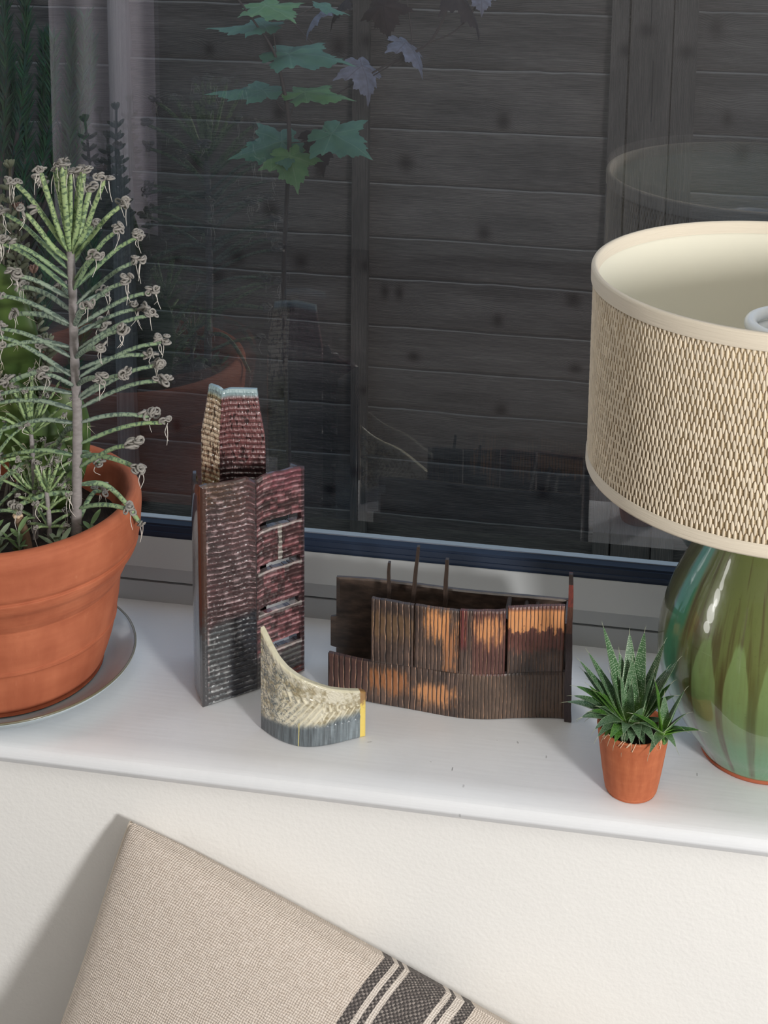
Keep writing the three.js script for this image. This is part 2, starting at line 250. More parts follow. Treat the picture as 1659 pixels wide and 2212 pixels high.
// ------------------------------------------------------------ tall ceramic tower
const recUV = (g, x0, w, y0, h) => { const p = g.attributes.position, uv = g.attributes.uv; for (let i = 0; i < p.count; i++) uv.setXY(i, (p.getX(i) - x0) / w, (p.getY(i) - y0) / h); return g; };
const glaze = (map, bump, o = {}) => phys({ map, roughness: 0.32, clearcoat: 1, clearcoatRoughness: 0.06, bumpMap: bump, bumpScale: 0.0006, ...o });
const pitBump = tex(512, 512, (u, v) => 0.5 + 0.45 * fbm(u * 36, v * 36, 2, 3), { srgb: false });
{
  const B0 = [-0.3542, -0.0738], B1 = [-0.3159, -0.1082], B2 = [-0.2815, -0.146];
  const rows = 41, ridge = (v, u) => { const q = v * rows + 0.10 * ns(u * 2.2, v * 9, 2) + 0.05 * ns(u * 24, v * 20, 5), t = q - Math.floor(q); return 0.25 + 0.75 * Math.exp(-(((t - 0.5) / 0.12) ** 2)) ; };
  const wear = (u, v) => { const n = fbm(u * 16, v * 30, 7, 4); return n; };
  const map = tex(1024, 1536, (u, v) => {
    const r = ridge(v, u), n = wear(u, v), big = fbm(u * 4, v * 5, 3, 3), cell = fbm(Math.floor(u * 14) * 3.1, Math.floor(v * rows) * 1.7, 2, 2);
    let c = mix3([56, 40, 40], [92, 62, 63], clamp(0.5 + big * 1.6));
    if (u < 0.5) {
      c = mix3(c, [84, 58, 40], step(0.82, 0.98, v + big * 0.2) * step(0.5, 0.1, u));
      const low = step(0.40, 0.34, v + 0.10 * big - 0.10 * (u - 0.25)) ;
      c = mix3(c, mix3([84, 88, 90], [30, 34, 42], step(0.24, 0.30, u + big * 0.05)), low);
      c = mix3(c, [26, 30, 40], step(0.13, 0.05, v) * step(0.2, 0.32, u));
    } else {
      c = mix3(c, [130, 80, 83], step(-0.1, 0.12, cell + 0.35 * n));
      c = mix3(c, [148, 84, 96], 0.6 * step(0.86, 0.97, v) * step(0.6, 0.7, u));
      c = mix3(c, [84, 84, 82], step(0.17, 0.13, v + big * 0.05));
      c = mix3(c, [122, 54, 50], step(0.055, 0.03, v) * step(0.8, 0.9, u));
      if (u > 0.955) c = mix3(c, [58, 38, 40], 0.75);
      for (const sv of [0.77, 0.573, 0.37, 0.187]) { const d = v - (sv - 0.028); if (Math.abs(d - 0.006) < 0.010 + 0.012 * n && u > 0.52 && u < 0.965) c = mix3(c, [186, 184, 178], 0.7); }
      if (Math.abs(u - 0.742) < 0.022 + 0.02 * n && v < 0.77 && v > 0.56) c = mix3(c, [196, 196, 186], 0.8);
    }
    const wornHighlight = Math.max(step(-0.12, 0.2, n + 0.2 * cell) * step(0.55, 0.9, r), 0.7 * step(0.1, 0.3, n * 0.6 + cell * 0.7));
    c = mix3(c, u < 0.5 && v < 0.36 ? [186, 186, 184] : [212, 188, 190], wornHighlight * (u < 0.5 ? 0.74 : 0.46));  // worn ridge crests, with pale highlight lines painted into the glaze
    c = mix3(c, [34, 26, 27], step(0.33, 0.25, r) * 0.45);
    if (u < 0.045) c = mix3([70, 46, 38], [64, 64, 66], step(0.45, 0.3, v + 0.2 * n)); if (Math.abs(u - 0.052) < 0.007) c = mix3(c, [176, 150, 148], 0.6 * step(-0.1, 0.2, n)); if (Math.abs(u - 0.5) < 0.006) c = mix3(c, [26, 18, 20], 0.7);
    return c;
  }, { wrap: false });
  const m = glaze(map, pitBump), t = thing('ceramic_tower', 'tall glazed ceramic tower of ribbed plum and red slabs with a chimney rising behind', 'sculpture', [-0.335, 0, -0.12]);
  const put = (name, g, mat) => { g.translate(0.335, 0, 0.12); return mesh(name, g, mat, t); };
  const slots = (u, v) => {
    if (u < 0.535 || u > 0.955) return false;
    for (const [sv, a, b] of [[0.772, 0.54, 0.955], [0.573, 0.54, 0.95], [0.372, 0.54, 0.93], [0.19, 0.54, 0.95]]) if (u > a && u < b && Math.abs(v - sv) < 0.0155 + 0.003 * ns(u * 20, sv * 50)) return true;
    return false;
  };
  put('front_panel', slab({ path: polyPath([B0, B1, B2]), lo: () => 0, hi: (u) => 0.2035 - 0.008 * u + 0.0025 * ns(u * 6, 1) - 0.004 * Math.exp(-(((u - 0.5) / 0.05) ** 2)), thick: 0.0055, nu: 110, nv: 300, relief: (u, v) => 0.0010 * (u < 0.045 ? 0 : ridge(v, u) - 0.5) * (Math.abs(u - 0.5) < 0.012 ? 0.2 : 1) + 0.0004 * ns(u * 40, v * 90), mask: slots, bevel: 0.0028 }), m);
  const side = glaze(tex(256, 512, (u, v) => { const n = fbm(u * 5, v * 9, 12, 4); let c = mix3([74, 82, 88], [56, 40, 36], step(0.25, 0.75, v + n * 0.5)); return mix3(c, [120, 116, 112], step(0.2, 0.4, fbm(u * 20, v * 40, 3, 3)) * 0.5); }, { wrap: false }), pitBump, { roughness: 0.3 });
  put('side_wall', slab({ path: splinePath([[-0.3795, -0.1285], [-0.3705, -0.1005], [-0.357, -0.0768]]), lo: () => 0, hi: (u) => 0.1905 + 0.0125 * u * u, thick: 0.0055, nu: 20, nv: 40, bevel: 0.0025 }), side);
  put('side_wall', slab({ path: polyPath([[-0.2825, -0.149], [-0.2985, -0.171]]), lo: () => 0, hi: (u) => 0.1945 - 0.007 * u, thick: 0.0055, nu: 14, nv: 40, bevel: 0.0025 }), side);
  const chMap = tex(768, 1024, (u, v) => {
    const q = v * 52 + 0.2 * ns(u * 2, v * 8, 4), f = q - Math.floor(q), n = fbm(u * 18, v * 34, 21, 4), big = fbm(u * 4, v * 6, 8, 3);
    const y = clamp((v - 0.62) / 0.38); let c;
    if (u < 0.36) { c = mix3([214, 192, 166], [150, 118, 92], step(0.0, 0.35, n + big * 0.4)); c = mix3(c, [62, 44, 32], step(0.06, 0.26, fbm(u * 26, v * 30, 5, 3) + 0.06 - 0.1 * y) * 0.85); c = mix3(c, [110, 108, 50], step(0.86, 0.98, y) * 0.7); c = mix3(c, [88, 90, 44], step(0.30, 0.05, y + big * 0.2) * 0.6); }
    else { c = mix3([132, 84, 84], [88, 56, 56], clamp(0.5 + n)); c = mix3(c, [48, 30, 30], step(0.12, 0.2, fbm(u * 24, v * 40, 6, 3) + 0.08 * (0.5 - y)) * 0.9); c = mix3(c, [52, 34, 34], step(0.40, 0.25, y + big * 0.2)); }
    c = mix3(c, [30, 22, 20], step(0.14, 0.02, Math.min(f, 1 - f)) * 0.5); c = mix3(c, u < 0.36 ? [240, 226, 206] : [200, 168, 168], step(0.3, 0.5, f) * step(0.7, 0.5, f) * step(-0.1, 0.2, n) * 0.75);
    c = mix3(c, [150, 172, 176], step(0.965, 0.985, v));
    return c;
  }, { wrap: false });
  const wid = (y) => lut([[0, 1], [0.16, 1], [0.195, 1.0], [0.218, 0.985], [0.238, 0.86], [0.262, 0.735]], y);
  const ch = slab({ path: polyPath([[-0.3785, -0.152], [-0.3575, -0.142], [-0.3185, -0.1505]]), lo: () => 0, hi: (u) => 0.2625 - 0.003 * Math.abs(u - 0.4) - 0.002 * Math.exp(-(((u - 0.36) / 0.1) ** 2)), thick: 0.006, nu: 60, nv: 280, relief: (u, v) => { const q = v * 52 + 0.2 * ns(u * 2, v * 8, 4), f = q - Math.floor(q); return 0.0007 * (Math.exp(-(((f - 0.5) / 0.2) ** 2)) - 0.4) + 0.0004 * ns(u * 40, v * 60); }, bevel: 0.002 });
  { const p = ch.attributes.position; for (let i = 0; i < p.count; i++) { const k = wid(p.getY(i)); p.setX(i, -0.3475 + (p.getX(i) + 0.3475) * k); } ch.computeVertexNormals(); }
  put('chimney', ch, glaze(chMap, pitBump));
}

// ------------------------------------------------------------ low ceramic box with posts
{
  const X0 = -0.2547, ZF = -0.1165, t = thing('ceramic_shed', 'low brown ceramic box of ribbed panels with orange patches and thin upright posts', 'sculpture', [-0.15, 0, -0.13]);
  const put = (name, g, mat) => { g.translate(0.15, 0, 0.13); return mesh(name, g, mat, t); };
  const line = (x, y) => { const q = lut(y > 0.041 ? [[0, 0], [0.0764, 14.5], [0.1158, 26.5], [0.2065, 55]] : [[0, 0], [0.09, 17], [0.12, 25], [0.2065, 53]], x) + 0.22 * ns(x * 70, y * 30, 3) + 0.1 * ns(x * 300, y * 120, 8), f = q - Math.floor(q); return f; };
  const map = tex(1536, 768, (uu, vv) => {
    const x = uu * 0.215, y = vv * 0.11, n = fbm(x * 220, y * 160, 4, 4), big = fbm(x * 40, y * 40, 8, 3), st = fbm(x * 420, y * 22, 5, 3), f = line(x, y);
    let c = mix3([52, 41, 37], [98, 78, 68], clamp(0.42 + big * 1.2 + st * 0.9));
    const or = [218, 150, 96], rib = step(0.06, 0.22, Math.min(f, 1 - f)), blob = (cx, cy, rx, ry) => step(1.35, 0.55, Math.hypot((x - cx) / rx, (y - cy) / ry * (y < cy ? 0.7 : 1.1)) + n * 0.6 + st * 1.1) * (0.55 + 0.45 * rib);
    if (y > 0.041) {
      if (x < 0.0768) c = mix3(c, [128, 98, 66], 0.6 * blob(0.056, 0.078, 0.026, 0.010));
      else if (x < 0.116) { c = mix3(c, or, 0.95 * blob(0.099, 0.086, 0.013, 0.013)); c = mix3(c, [186, 122, 76], 0.75 * blob(0.108, 0.066, 0.006, 0.022)); }
      else if (x < 0.1557) { c = mix3(c, [112, 48, 46], 0.8 * step(0.124, 0.121, x) * step(0.06, 0.07, y)); c = mix3(c, [104, 52, 46], 0.5 * step(0.125, 0.13, x)); c = mix3(c, or, 0.9 * blob(0.140, 0.086, 0.013, 0.011)); }
      else { c = mix3(c, [112, 58, 48], 0.65 * step(0.06, 0.066, y + n * 0.01)); c = mix3(c, or, 0.95 * step(0.080, 0.084, y + n * 0.012 + st * 0.006) * step(0.103, 0.099, y)); }
    } else { c = mix3(c, [172, 108, 62], 0.75 * blob(0.056, 0.026, 0.020, 0.010)); c = mix3(c, or, 0.85 * blob(0.097, 0.020, 0.018, 0.010)); c = mix3(c, [96, 78, 62], 0.5 * step(0.11, 0.13, x)); c = mix3(c, [84, 54, 50], 0.6 * step(0.04, 0.03, x)); }
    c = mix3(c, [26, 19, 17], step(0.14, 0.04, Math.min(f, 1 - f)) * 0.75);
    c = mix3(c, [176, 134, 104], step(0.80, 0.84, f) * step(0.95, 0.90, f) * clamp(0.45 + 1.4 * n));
    return c;
  }, { wrap: false });
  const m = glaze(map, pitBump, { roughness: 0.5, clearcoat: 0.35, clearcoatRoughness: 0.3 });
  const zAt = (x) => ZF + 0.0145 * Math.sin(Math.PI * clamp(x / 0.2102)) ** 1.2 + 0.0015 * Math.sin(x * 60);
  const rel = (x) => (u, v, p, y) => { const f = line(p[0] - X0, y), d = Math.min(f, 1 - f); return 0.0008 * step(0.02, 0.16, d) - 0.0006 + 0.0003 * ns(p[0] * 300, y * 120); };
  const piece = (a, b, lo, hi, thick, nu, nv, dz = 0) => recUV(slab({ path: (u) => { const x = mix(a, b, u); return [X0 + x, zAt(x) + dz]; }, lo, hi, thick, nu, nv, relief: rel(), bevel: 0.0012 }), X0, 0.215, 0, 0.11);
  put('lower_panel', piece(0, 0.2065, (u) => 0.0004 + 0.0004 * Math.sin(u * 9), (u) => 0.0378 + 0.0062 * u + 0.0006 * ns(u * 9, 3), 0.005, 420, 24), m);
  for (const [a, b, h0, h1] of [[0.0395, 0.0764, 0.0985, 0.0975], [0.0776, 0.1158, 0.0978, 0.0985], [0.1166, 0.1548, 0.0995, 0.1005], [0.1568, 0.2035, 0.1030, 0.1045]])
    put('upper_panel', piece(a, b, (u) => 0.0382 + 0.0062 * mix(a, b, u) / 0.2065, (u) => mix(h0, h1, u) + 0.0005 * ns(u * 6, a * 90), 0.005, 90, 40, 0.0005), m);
  const dark = glaze(tex(256, 256, (u, v) => { const n = fbm(u * 14, v * 14, 4, 4); return mix3([50, 40, 35], [92, 76, 66], 0.5 + n * 1.4); }), pitBump, { roughness: 0.42, clearcoat: 0.55, clearcoatRoughness: 0.2 });
  const nose = (y) => (y > 0.017 && y < 0.046 ? 0.0052 : 0);
  const back = slab({ path: (u) => [X0 - 0.0025 + 0.206 * u, ZF - 0.046], lo: () => 0.0005, hi: (u) => 0.0846 + 0.0018 * Math.sin(u * 7) * (1 - u) , thick: 0.005, nu: 60, nv: 60, bevel: 0.002 });
  { const p = back.attributes.position; for (let i = 0; i < p.count; i++) { const d = p.getX(i) - (X0 - 0.0025); if (d < 0.012) p.setX(i, p.getX(i) - nose(p.getY(i)) * (1 - d / 0.012)); } back.computeVertexNormals(); }
  put('back_panel', back, dark);
  put('floor_plate', box(0.2, 0.004, 0.034, X0 + 0.103, 0.0045, ZF - 0.0265), dark);
  put('end_wall', slab({ path: (u) => [X0 + 0.2055, mix(ZF - 0.008, ZF - 0.046, u)], lo: () => 0.0005, hi: () => 0.084, thick: 0.004, nu: 12, nv: 20, bevel: 0.0015 }), dark);
  const post = (x, y0, x1, y1, z, w, mat) => put('post', (() => { const g = new THREE.BoxGeometry(w, 1, 0.0042, 2, 12, 1), p = g.attributes.position; for (let i = 0; i < p.count; i++) { const v = p.getY(i) + 0.5; p.setXYZ(i, mix(x, x1, v) + p.getX(i) * (1 - 0.45 * v * v) + 0.0011 * ns(v * 5, x * 50) + 0.0005 * ns(v * 14, x * 70), mix(y0, y1, v), z + p.getZ(i) + 0.0005 * ns(v * 7, x * 80)); } g.computeVertexNormals(); return toCreasedNormals(g, 0.6); })(), mat);
  post(X0 + 0.0460, 0.006, X0 + 0.0484, 0.113, ZF - 0.030, 0.0042, dark); post(X0 + 0.0640, 0.006, X0 + 0.0735, 0.1306, ZF - 0.030, 0.0045, dark); post(X0 + 0.0965, 0.006, X0 + 0.0988, 0.1214, ZF - 0.030, 0.0050, dark);
  const red = glaze(tex(64, 256, (u, v) => mix3(v > 0.93 ? [52, 44, 42] : v > 0.78 ? [136, 62, 52] : v > 0.6 ? [96, 60, 46] : [58, 42, 44], [40, 28, 28], clamp(0.2 + fbm(u * 6, v * 24, 2, 3))), { wrap: false }), pitBump, { roughness: 0.45, clearcoat: 0.4 });
  post(X0 + 0.2080, 0.0005, X0 + 0.2072, 0.1354, ZF + 0.0015, 0.0060, red);
  for (const [x, y] of [[0.153, 0.081], [0.168, 0.079], [0.1775, 0.079]]) put('cross_bar', tube([V3(X0 + x, y, ZF - 0.046), V3(X0 + x + 0.001, y + 0.007, ZF - 0.02), V3(X0 + x + 0.001, y + 0.008, zAt(x) - 0.005)], 0.0022, { seg: 8, rad: 7 }), dark);
}

// ------------------------------------------------------------ small curved fin in front
{
  const t = thing('ceramic_fin', 'small curved cream and slate ceramic fin with a yellow end, in front of the tower', 'sculpture', [-0.255, 0, -0.05]);
  const map = tex(1024, 512, (u, v0) => {
    const hi = lut([[0, 0.0925], [0.3, 0.068], [0.55, 0.0575], [0.8, 0.0465], [1, 0.0420]], u), y = v0 * 0.094, v = y / hi, n = fbm(u * 30, y * 300, 3, 4), big = fbm(u * 5, y * 60, 6, 3);
    let c = mix3([210, 204, 184], [150, 138, 108], step(-0.15, 0.35, n * 0.6 + big * 0.8));
    { const sc = Math.abs(fbm(u * 22, y * 230, 9, 3)); c = mix3(c, [96, 102, 102], (0.75 * step(0.10, 0.02, sc) + 0.35 * step(0.0, 0.3, fbm(u * 7, y * 70, 12, 3))) * step(0.55, 0.25, u) * step(0.98, 0.86, v)); }
    const sl = fbm(u * 3, y * 20, 11, 2) * 0.01, baseLine = lut([[0, 0.016], [0.3, 0.024], [0.6, 0.020], [1, 0.030]], u) + sl;
    const stripe = Math.sin((u * 105 - y * (u < 0.62 ? (y < 0.04 ? 900 : -500) : (y < 0.030 ? 800 : -150))) + n * 1.2);
    if (y < hi * 0.72) c = mix3(c, [232, 224, 196], step(0.2, 0.8, stripe) * 0.7 * step(0.18, 0.3, u) * step(baseLine * 0.6, baseLine * 1.1, y));
    c = mix3(c, mix3([66, 72, 76], [140, 152, 158], clamp(0.35 + 0.6 * (u - 0.45) + fbm(u * 60, y * 40, 2, 3) * 0.9)), step(baseLine * 1.05, baseLine * 0.75, y));
    c = mix3(c, [206, 200, 172], step(0.95, 0.985, v) * 0.8);
    if (Math.abs(u - 0.42 - y * 0.3) < 0.004 && y < 0.022) c = [196, 184, 120];
    if (u > 0.948) c = mix3([224, 198, 100], [150, 114, 68], step(0.68, 0.8, v + n * 0.2));
    return c;
  }, { wrap: false });
  const P = splinePath([[-0.2991, -0.0540], [-0.2807, -0.0412], [-0.2597, -0.0356], [-0.2414, -0.0405], [-0.2101, -0.0601]]);
  const hiF = (u) => lut([[0, 0.0925], [0.04, 0.0885], [0.1, 0.0825], [0.2, 0.0745], [0.3, 0.068], [0.42, 0.0628], [0.55, 0.0572], [0.7, 0.0505], [0.85, 0.0455], [0.95, 0.0428], [1, 0.0405]], u);
  const g = slab({ path: P, lo: () => 0.0003, hi: hiF, thick: 0.006, nu: 200, nv: 90, bevel: 0.002, relief: (u, v, p, y) => { const hi = hiF(u); if (y < 0.018 || u > 0.95) return 0.0001 * ns(u * 30, v * 30); const s = Math.sin(u * 105 - y * (u < 0.62 ? (y < 0.04 ? 900 : -500) : (y < 0.030 ? 800 : -150)) + ns(u * 20, v * 9)); return 0.0006 * (u > 0.28 && v < 0.75 ? s : fbm(u * 45, v * 30, 3, 3) * 1.8); } });
  { const p = g.attributes.position, uv = g.attributes.uv; for (let i = 0; i < p.count; i++) uv.setY(i, p.getY(i) / 0.094); }
  g.translate(0.255, 0, 0.05);
  mesh('curved_plate', g, glaze(map, pitBump, { roughness: 0.42, clearcoat: 0.55, clearcoatRoughness: 0.2, bumpScale: 0.0003 }), t);
}

// ------------------------------------------------------------ table lamp
{
  const t = thing('table_lamp', 'table lamp with a woven beige drum shade on a green glazed pottery base', 'lamp', [0.1119, 0, -0.1056]);
  const prof = smoothProfile([[0.0478, 0.0035], [0.0500, 0.006], [0.0560, 0.0155], [0.0640, 0.027], [0.0735, 0.044], [0.0812, 0.0605], [0.0860, 0.080], [0.0869, 0.0945], [0.0856, 0.111], [0.0820, 0.128], [0.0764, 0.1445], [0.0682, 0.1628], [0.0600, 0.178], [0.0500, 0.196], [0.0380, 0.214], [0.0270, 0.228], [0.0200, 0.240], [0.0185, 0.252]], 90);
  const gm = tex(1536, 1024, (u, v) => {
    const y = v, st = fbm(u * 150, v * 5, 3, 3), big = fbm(u * 9, v * 4, 6, 3), sp = fbm(u * 160, v * 90, 2, 2);
    let c = mix3([90, 140, 104], [98, 106, 58], step(0.12, 0.5, y + big * 0.22 + st * 0.1));
    c = mix3(c, [70, 58, 32], step(-0.05, 0.35, st + big * 0.6) * 0.6 * step(0.25, 0.55, y)); c = mix3(c, [86, 122, 92], step(0.1, 0.4, fbm(u * 60, v * 3, 15, 3)) * 0.5 * step(0.65, 0.3, y));
    c = mix3(c, [128, 134, 122], step(0.34, 0.18, y + big * 0.1) * step(0.44, 0.36, u + (0.2 - y) * 0.12) * step(0.2, 0.3, u));
    for (const [cu, top, w] of [[0.398, 0.55, 0.024], [0.446, 0.56, 0.021], [0.497, 0.54, 0.024], [0.555, 0.58, 0.024], [0.62, 0.5, 0.028], [0.345, 0.3, 0.02]]) {
      const du = (u - cu - 0.006 * ns(v * 4, cu * 40)) / w, arch = top - 0.16 * du * du, in_ = step(1.05, 0.75, Math.abs(du) + 0.25 * st) * step(arch + 0.006, arch - 0.02, y + 0.02 * st) * (0.55 + 0.45 * step(top - 0.45, top, y));
      c = mix3(c, mix3([122, 146, 92], [98, 148, 106], step(0.35, 0.15, y + big * 0.1)), 0.75 * in_);
      const rim = step(0.30, 0.05, Math.abs(Math.abs(du) - 1.05) - 0.1 * st) * step(top - 0.02, top - 0.14, y) * step(0.03, 0.1, y); c = mix3(c, [74, 68, 36], rim * (0.45 + 0.5 * step(-0.1, 0.3, st)));
    }
    c = mix3(c, [62, 138, 104], 0.85 * step(0.026, 0.015, Math.abs(u - 0.325 - 0.012 * big - 0.02 * (0.5 - y))) * step(0.2, 0.34, y));
    c = mix3(c, [86, 82, 50], 0.6 * step(0.30, 0.285, u) * step(0.3, 0.4, y));
    return mix3(c, [c[0] * 0.8, c[1] * 0.8, c[2] * 0.8], step(0.2, 0.6, sp) * 0.5);
  });
  const b = mesh('base', lathe(prof, 128), phys({ map: gm, roughness: 0.28, clearcoat: 1, clearcoatRoughness: 0.03, bumpMap: tex(256, 256, (u, v) => 0.5 + 0.4 * fbm(u * 9, v * 9, 2, 3), { srgb: false, rx: 4, ry: 2 }), bumpScale: 0.0006 }), t); b.rotation.y = Math.PI;
  mesh('foot_ring', lathe([[0, 0], [0.0472, 0], [0.0484, 0.0012], [0.0484, 0.0036], [0.046, 0.0046]], 96), std({ color: '#a5583c', roughness: 0.85 }), t).userData.label = 'bare terracotta foot ring';
  mesh('neck', lathe([[0.0185, 0.25], [0.0165, 0.254], [0.0165, 0.285], [0.02, 0.287], [0.02, 0.325], [0.0, 0.327]], 40), std({ color: '#b9b4a6', roughness: 0.35, metalness: 0.5 }), t);
  const RS = 0.1496, Y0 = 0.2445, Y1 = 0.4085, cols = 16, rws = 8;
  const cloth = tex(512, 256, (u, v) => mix3([172, 152, 120], [192, 172, 140], clamp(0.5 + 0.5 * Math.sin(v * 380) + fbm(u * 60, v * 20, 2, 2))), { rx: 6, ry: 1 });
  const shade = mesh('shade', lathe([[RS - 0.0012, Y0 + 0.006], [RS - 0.0012, Y0 + 0.05], [RS - 0.0009, Y0 + 0.11], [RS - 0.0006, Y1 - 0.006]], 160), std({ map: cloth, roughness: 0.85 }), t); shade.rotation.y = Math.PI;
  { // woven cords: small plaited loops in staggered columns
    const g = new THREE.SphereGeometry(1, 8, 7), p = g.attributes.position; for (let i = 0; i < p.count; i++) { const y = p.getY(i), k = 1; p.setX(i, p.getX(i) * k); } g.computeVertexNormals();
    const cols = 468, rows = 11, pitch = (Y1 - Y0 - 0.018) / rows, r = rng(17), N = cols * rows, w = new THREE.InstancedMesh(g, std({ color: '#ffffff', roughness: 0.7 }), N), M = new THREE.Matrix4(), q = new THREE.Quaternion(), e = new THREE.Euler(), c = new THREE.Color(); let n = 0;
    for (let i = 0; i < cols; i++) for (let j = 0; j < rows; j++) { const a = (i + 0.12 * (r() - 0.5)) / cols * Math.PI * 2, y = Y0 + 0.009 + (j + (i % 2 ? 0.75 : 0.25) + 0.12 * (r() - 0.5)) * pitch; e.set(0, a, 0.06 * (r() - 0.5), 'YXZ'); q.setFromEuler(e); M.compose(V3((RS - 0.0004) * Math.sin(a), y, (RS - 0.0004) * Math.cos(a)), q, V3(0.00114 * (0.85 + 0.3 * r()), pitch * 0.36 * (0.9 + 0.2 * r()), 0.00085)); w.setMatrixAt(n, M); const k = 0.86 + 0.18 * r(); c.setRGB(0.76 * k, 0.655 * k, 0.50 * k); w.setColorAt(n, c); n++; }
    w.name = 'weave'; w.userData.kind = 'stuff'; w.castShadow = w.receiveShadow = true; shade.add(w);
  }
  shade.userData.label = 'drum shade of woven beige cord';
  const trim = std({ color: '#ded3c0', roughness: 0.8, bumpMap: pitBump, bumpScale: 0.0004 });
  const R1 = RS + 0.0006;
  mesh('trim', lathe([[R1 - 0.004, Y1 - 0.0095], [R1 - 0.0038, Y1 - 0.001], [R1 - 0.002, Y1 + 0.0012], [R1 + 0.0006, Y1 + 0.0006], [R1 + 0.0014, Y1 - 0.0012], [R1 + 0.0013, Y1 - 0.0115], [R1 + 0.0002, Y1 - 0.0122]], 160), trim, shade);
  mesh('trim', lathe([[RS - 0.0035, Y0 + 0.010], [RS - 0.0036, Y0 + 0.001], [RS - 0.002, Y0 - 0.0006], [RS + 0.0006, Y0], [RS + 0.0012, Y0 + 0.0015], [RS + 0.0011, Y0 + 0.0098], [RS + 0.0001, Y0 + 0.0104]], 160), trim, shade);
  mesh('lining', lathe([[RS - 0.0026, Y0 + 0.002], [RS - 0.0022, Y1 - 0.001]], 160), std({ color: '#e6e2d0', roughness: 0.9 }), shade).userData.label = 'smooth cream inner lining';
  const wire = std({ color: '#d8d8d4', roughness: 0.4, metalness: 0.7 });
  for (let k = 0; k < 3; k++) { const a = k * 2.094 + 0.4; mesh('spoke', tube([V3(0.02 * Math.cos(a), 0.326, 0.02 * Math.sin(a)), V3((RS - 0.0025) * Math.cos(a), 0.2500, (RS - 0.0025) * Math.sin(a))], 0.0016, { seg: 6, rad: 6 }), wire, shade); }
  const helix = []; for (let i = 0; i <= 60; i++) { const a = i / 60 * Math.PI * 2 * 3.2, r = 0.0265; helix.push(V3(r * Math.cos(a), 0.338 + i / 60 * 0.036, r * Math.sin(a))); }
  const bulb = mesh('bulb', merge([tube(helix, endRound(0.0052), { seg: 150, rad: 10 }), lathe([[0.0, 0.327], [0.017, 0.327], [0.021, 0.332], [0.021, 0.341], [0, 0.343]], 32)]), phys({ color: '#eef1f2', roughness: 0.18 }), t); bulb.userData.label = 'white spiral energy saving bulb';
}

// ------------------------------------------------------------ big terracotta pot on its saucer
const clay = (seed, a, b) => tex(1024, 512, (u, v) => { const n = fbm(u * 12, v * 8, seed, 4), f = fbm(u * 60, v * 40, seed + 3, 3), h = fbm(u * 6, v * 60, seed + 5, 3); let c = mix3(a, b, clamp(0.5 + n * 0.9 + h * 0.35)); c = mix3(c, [214, 150, 120], step(0.3, 0.6, f) * 0.35); return mix3(c, [232, 196, 176], step(0.52, 0.6, fbm(u * 34, v * 26, seed + 9, 2)) * 0.5); }, { rx: 2, mirror: true });
const clayBump = tex(512, 512, (u, v) => 0.5 + 0.3 * fbm(u * 40, v * 40, 2, 3) + 0.2 * fbm(u * 5, v * 70, 3, 3), { srgb: false, rx: 3, ry: 1, mirror: true });
const PX = -0.5444, PZ = -0.0952;
{
  const t = thing('saucer', 'glossy grey blue glazed saucer under the large terracotta pot', 'saucer', [PX, 0, PZ]);
  mesh('dish', lathe([[0, 0.0075], [0.086, 0.0075], [0.0915, 0.0082], [0.0985, 0.0112], [0.1075, 0.0172], [0.1120, 0.0198], [0.1142, 0.0211], [0.1158, 0.0208], [0.1160, 0.0194], [0.1140, 0.0172], [0.107, 0.0115], [0.099, 0.0060], [0.0915, 0.0022], [0.0885, 0.0], [0.084, 0], [0.083, 0.0015], [0, 0.0015]], 128), phys({ map: tex(256, 256, (u, v) => mix3([166, 180, 188], [190, 200, 204], clamp(0.5 + fbm(u * 10, v * 6, 2, 3)))), roughness: 0.5, clearcoat: 0.45, clearcoatRoughness: 0.12 }), t);
  mesh('rim_line', (() => { const g = new THREE.TorusGeometry(0.1150, 0.0011, 8, 128); g.rotateX(Math.PI / 2); g.translate(0, 0.0208, 0); return g; })(), phys({ color: '#6d6a55', roughness: 0.3, clearcoat: 1, clearcoatRoughness: 0.08 }), t);
}
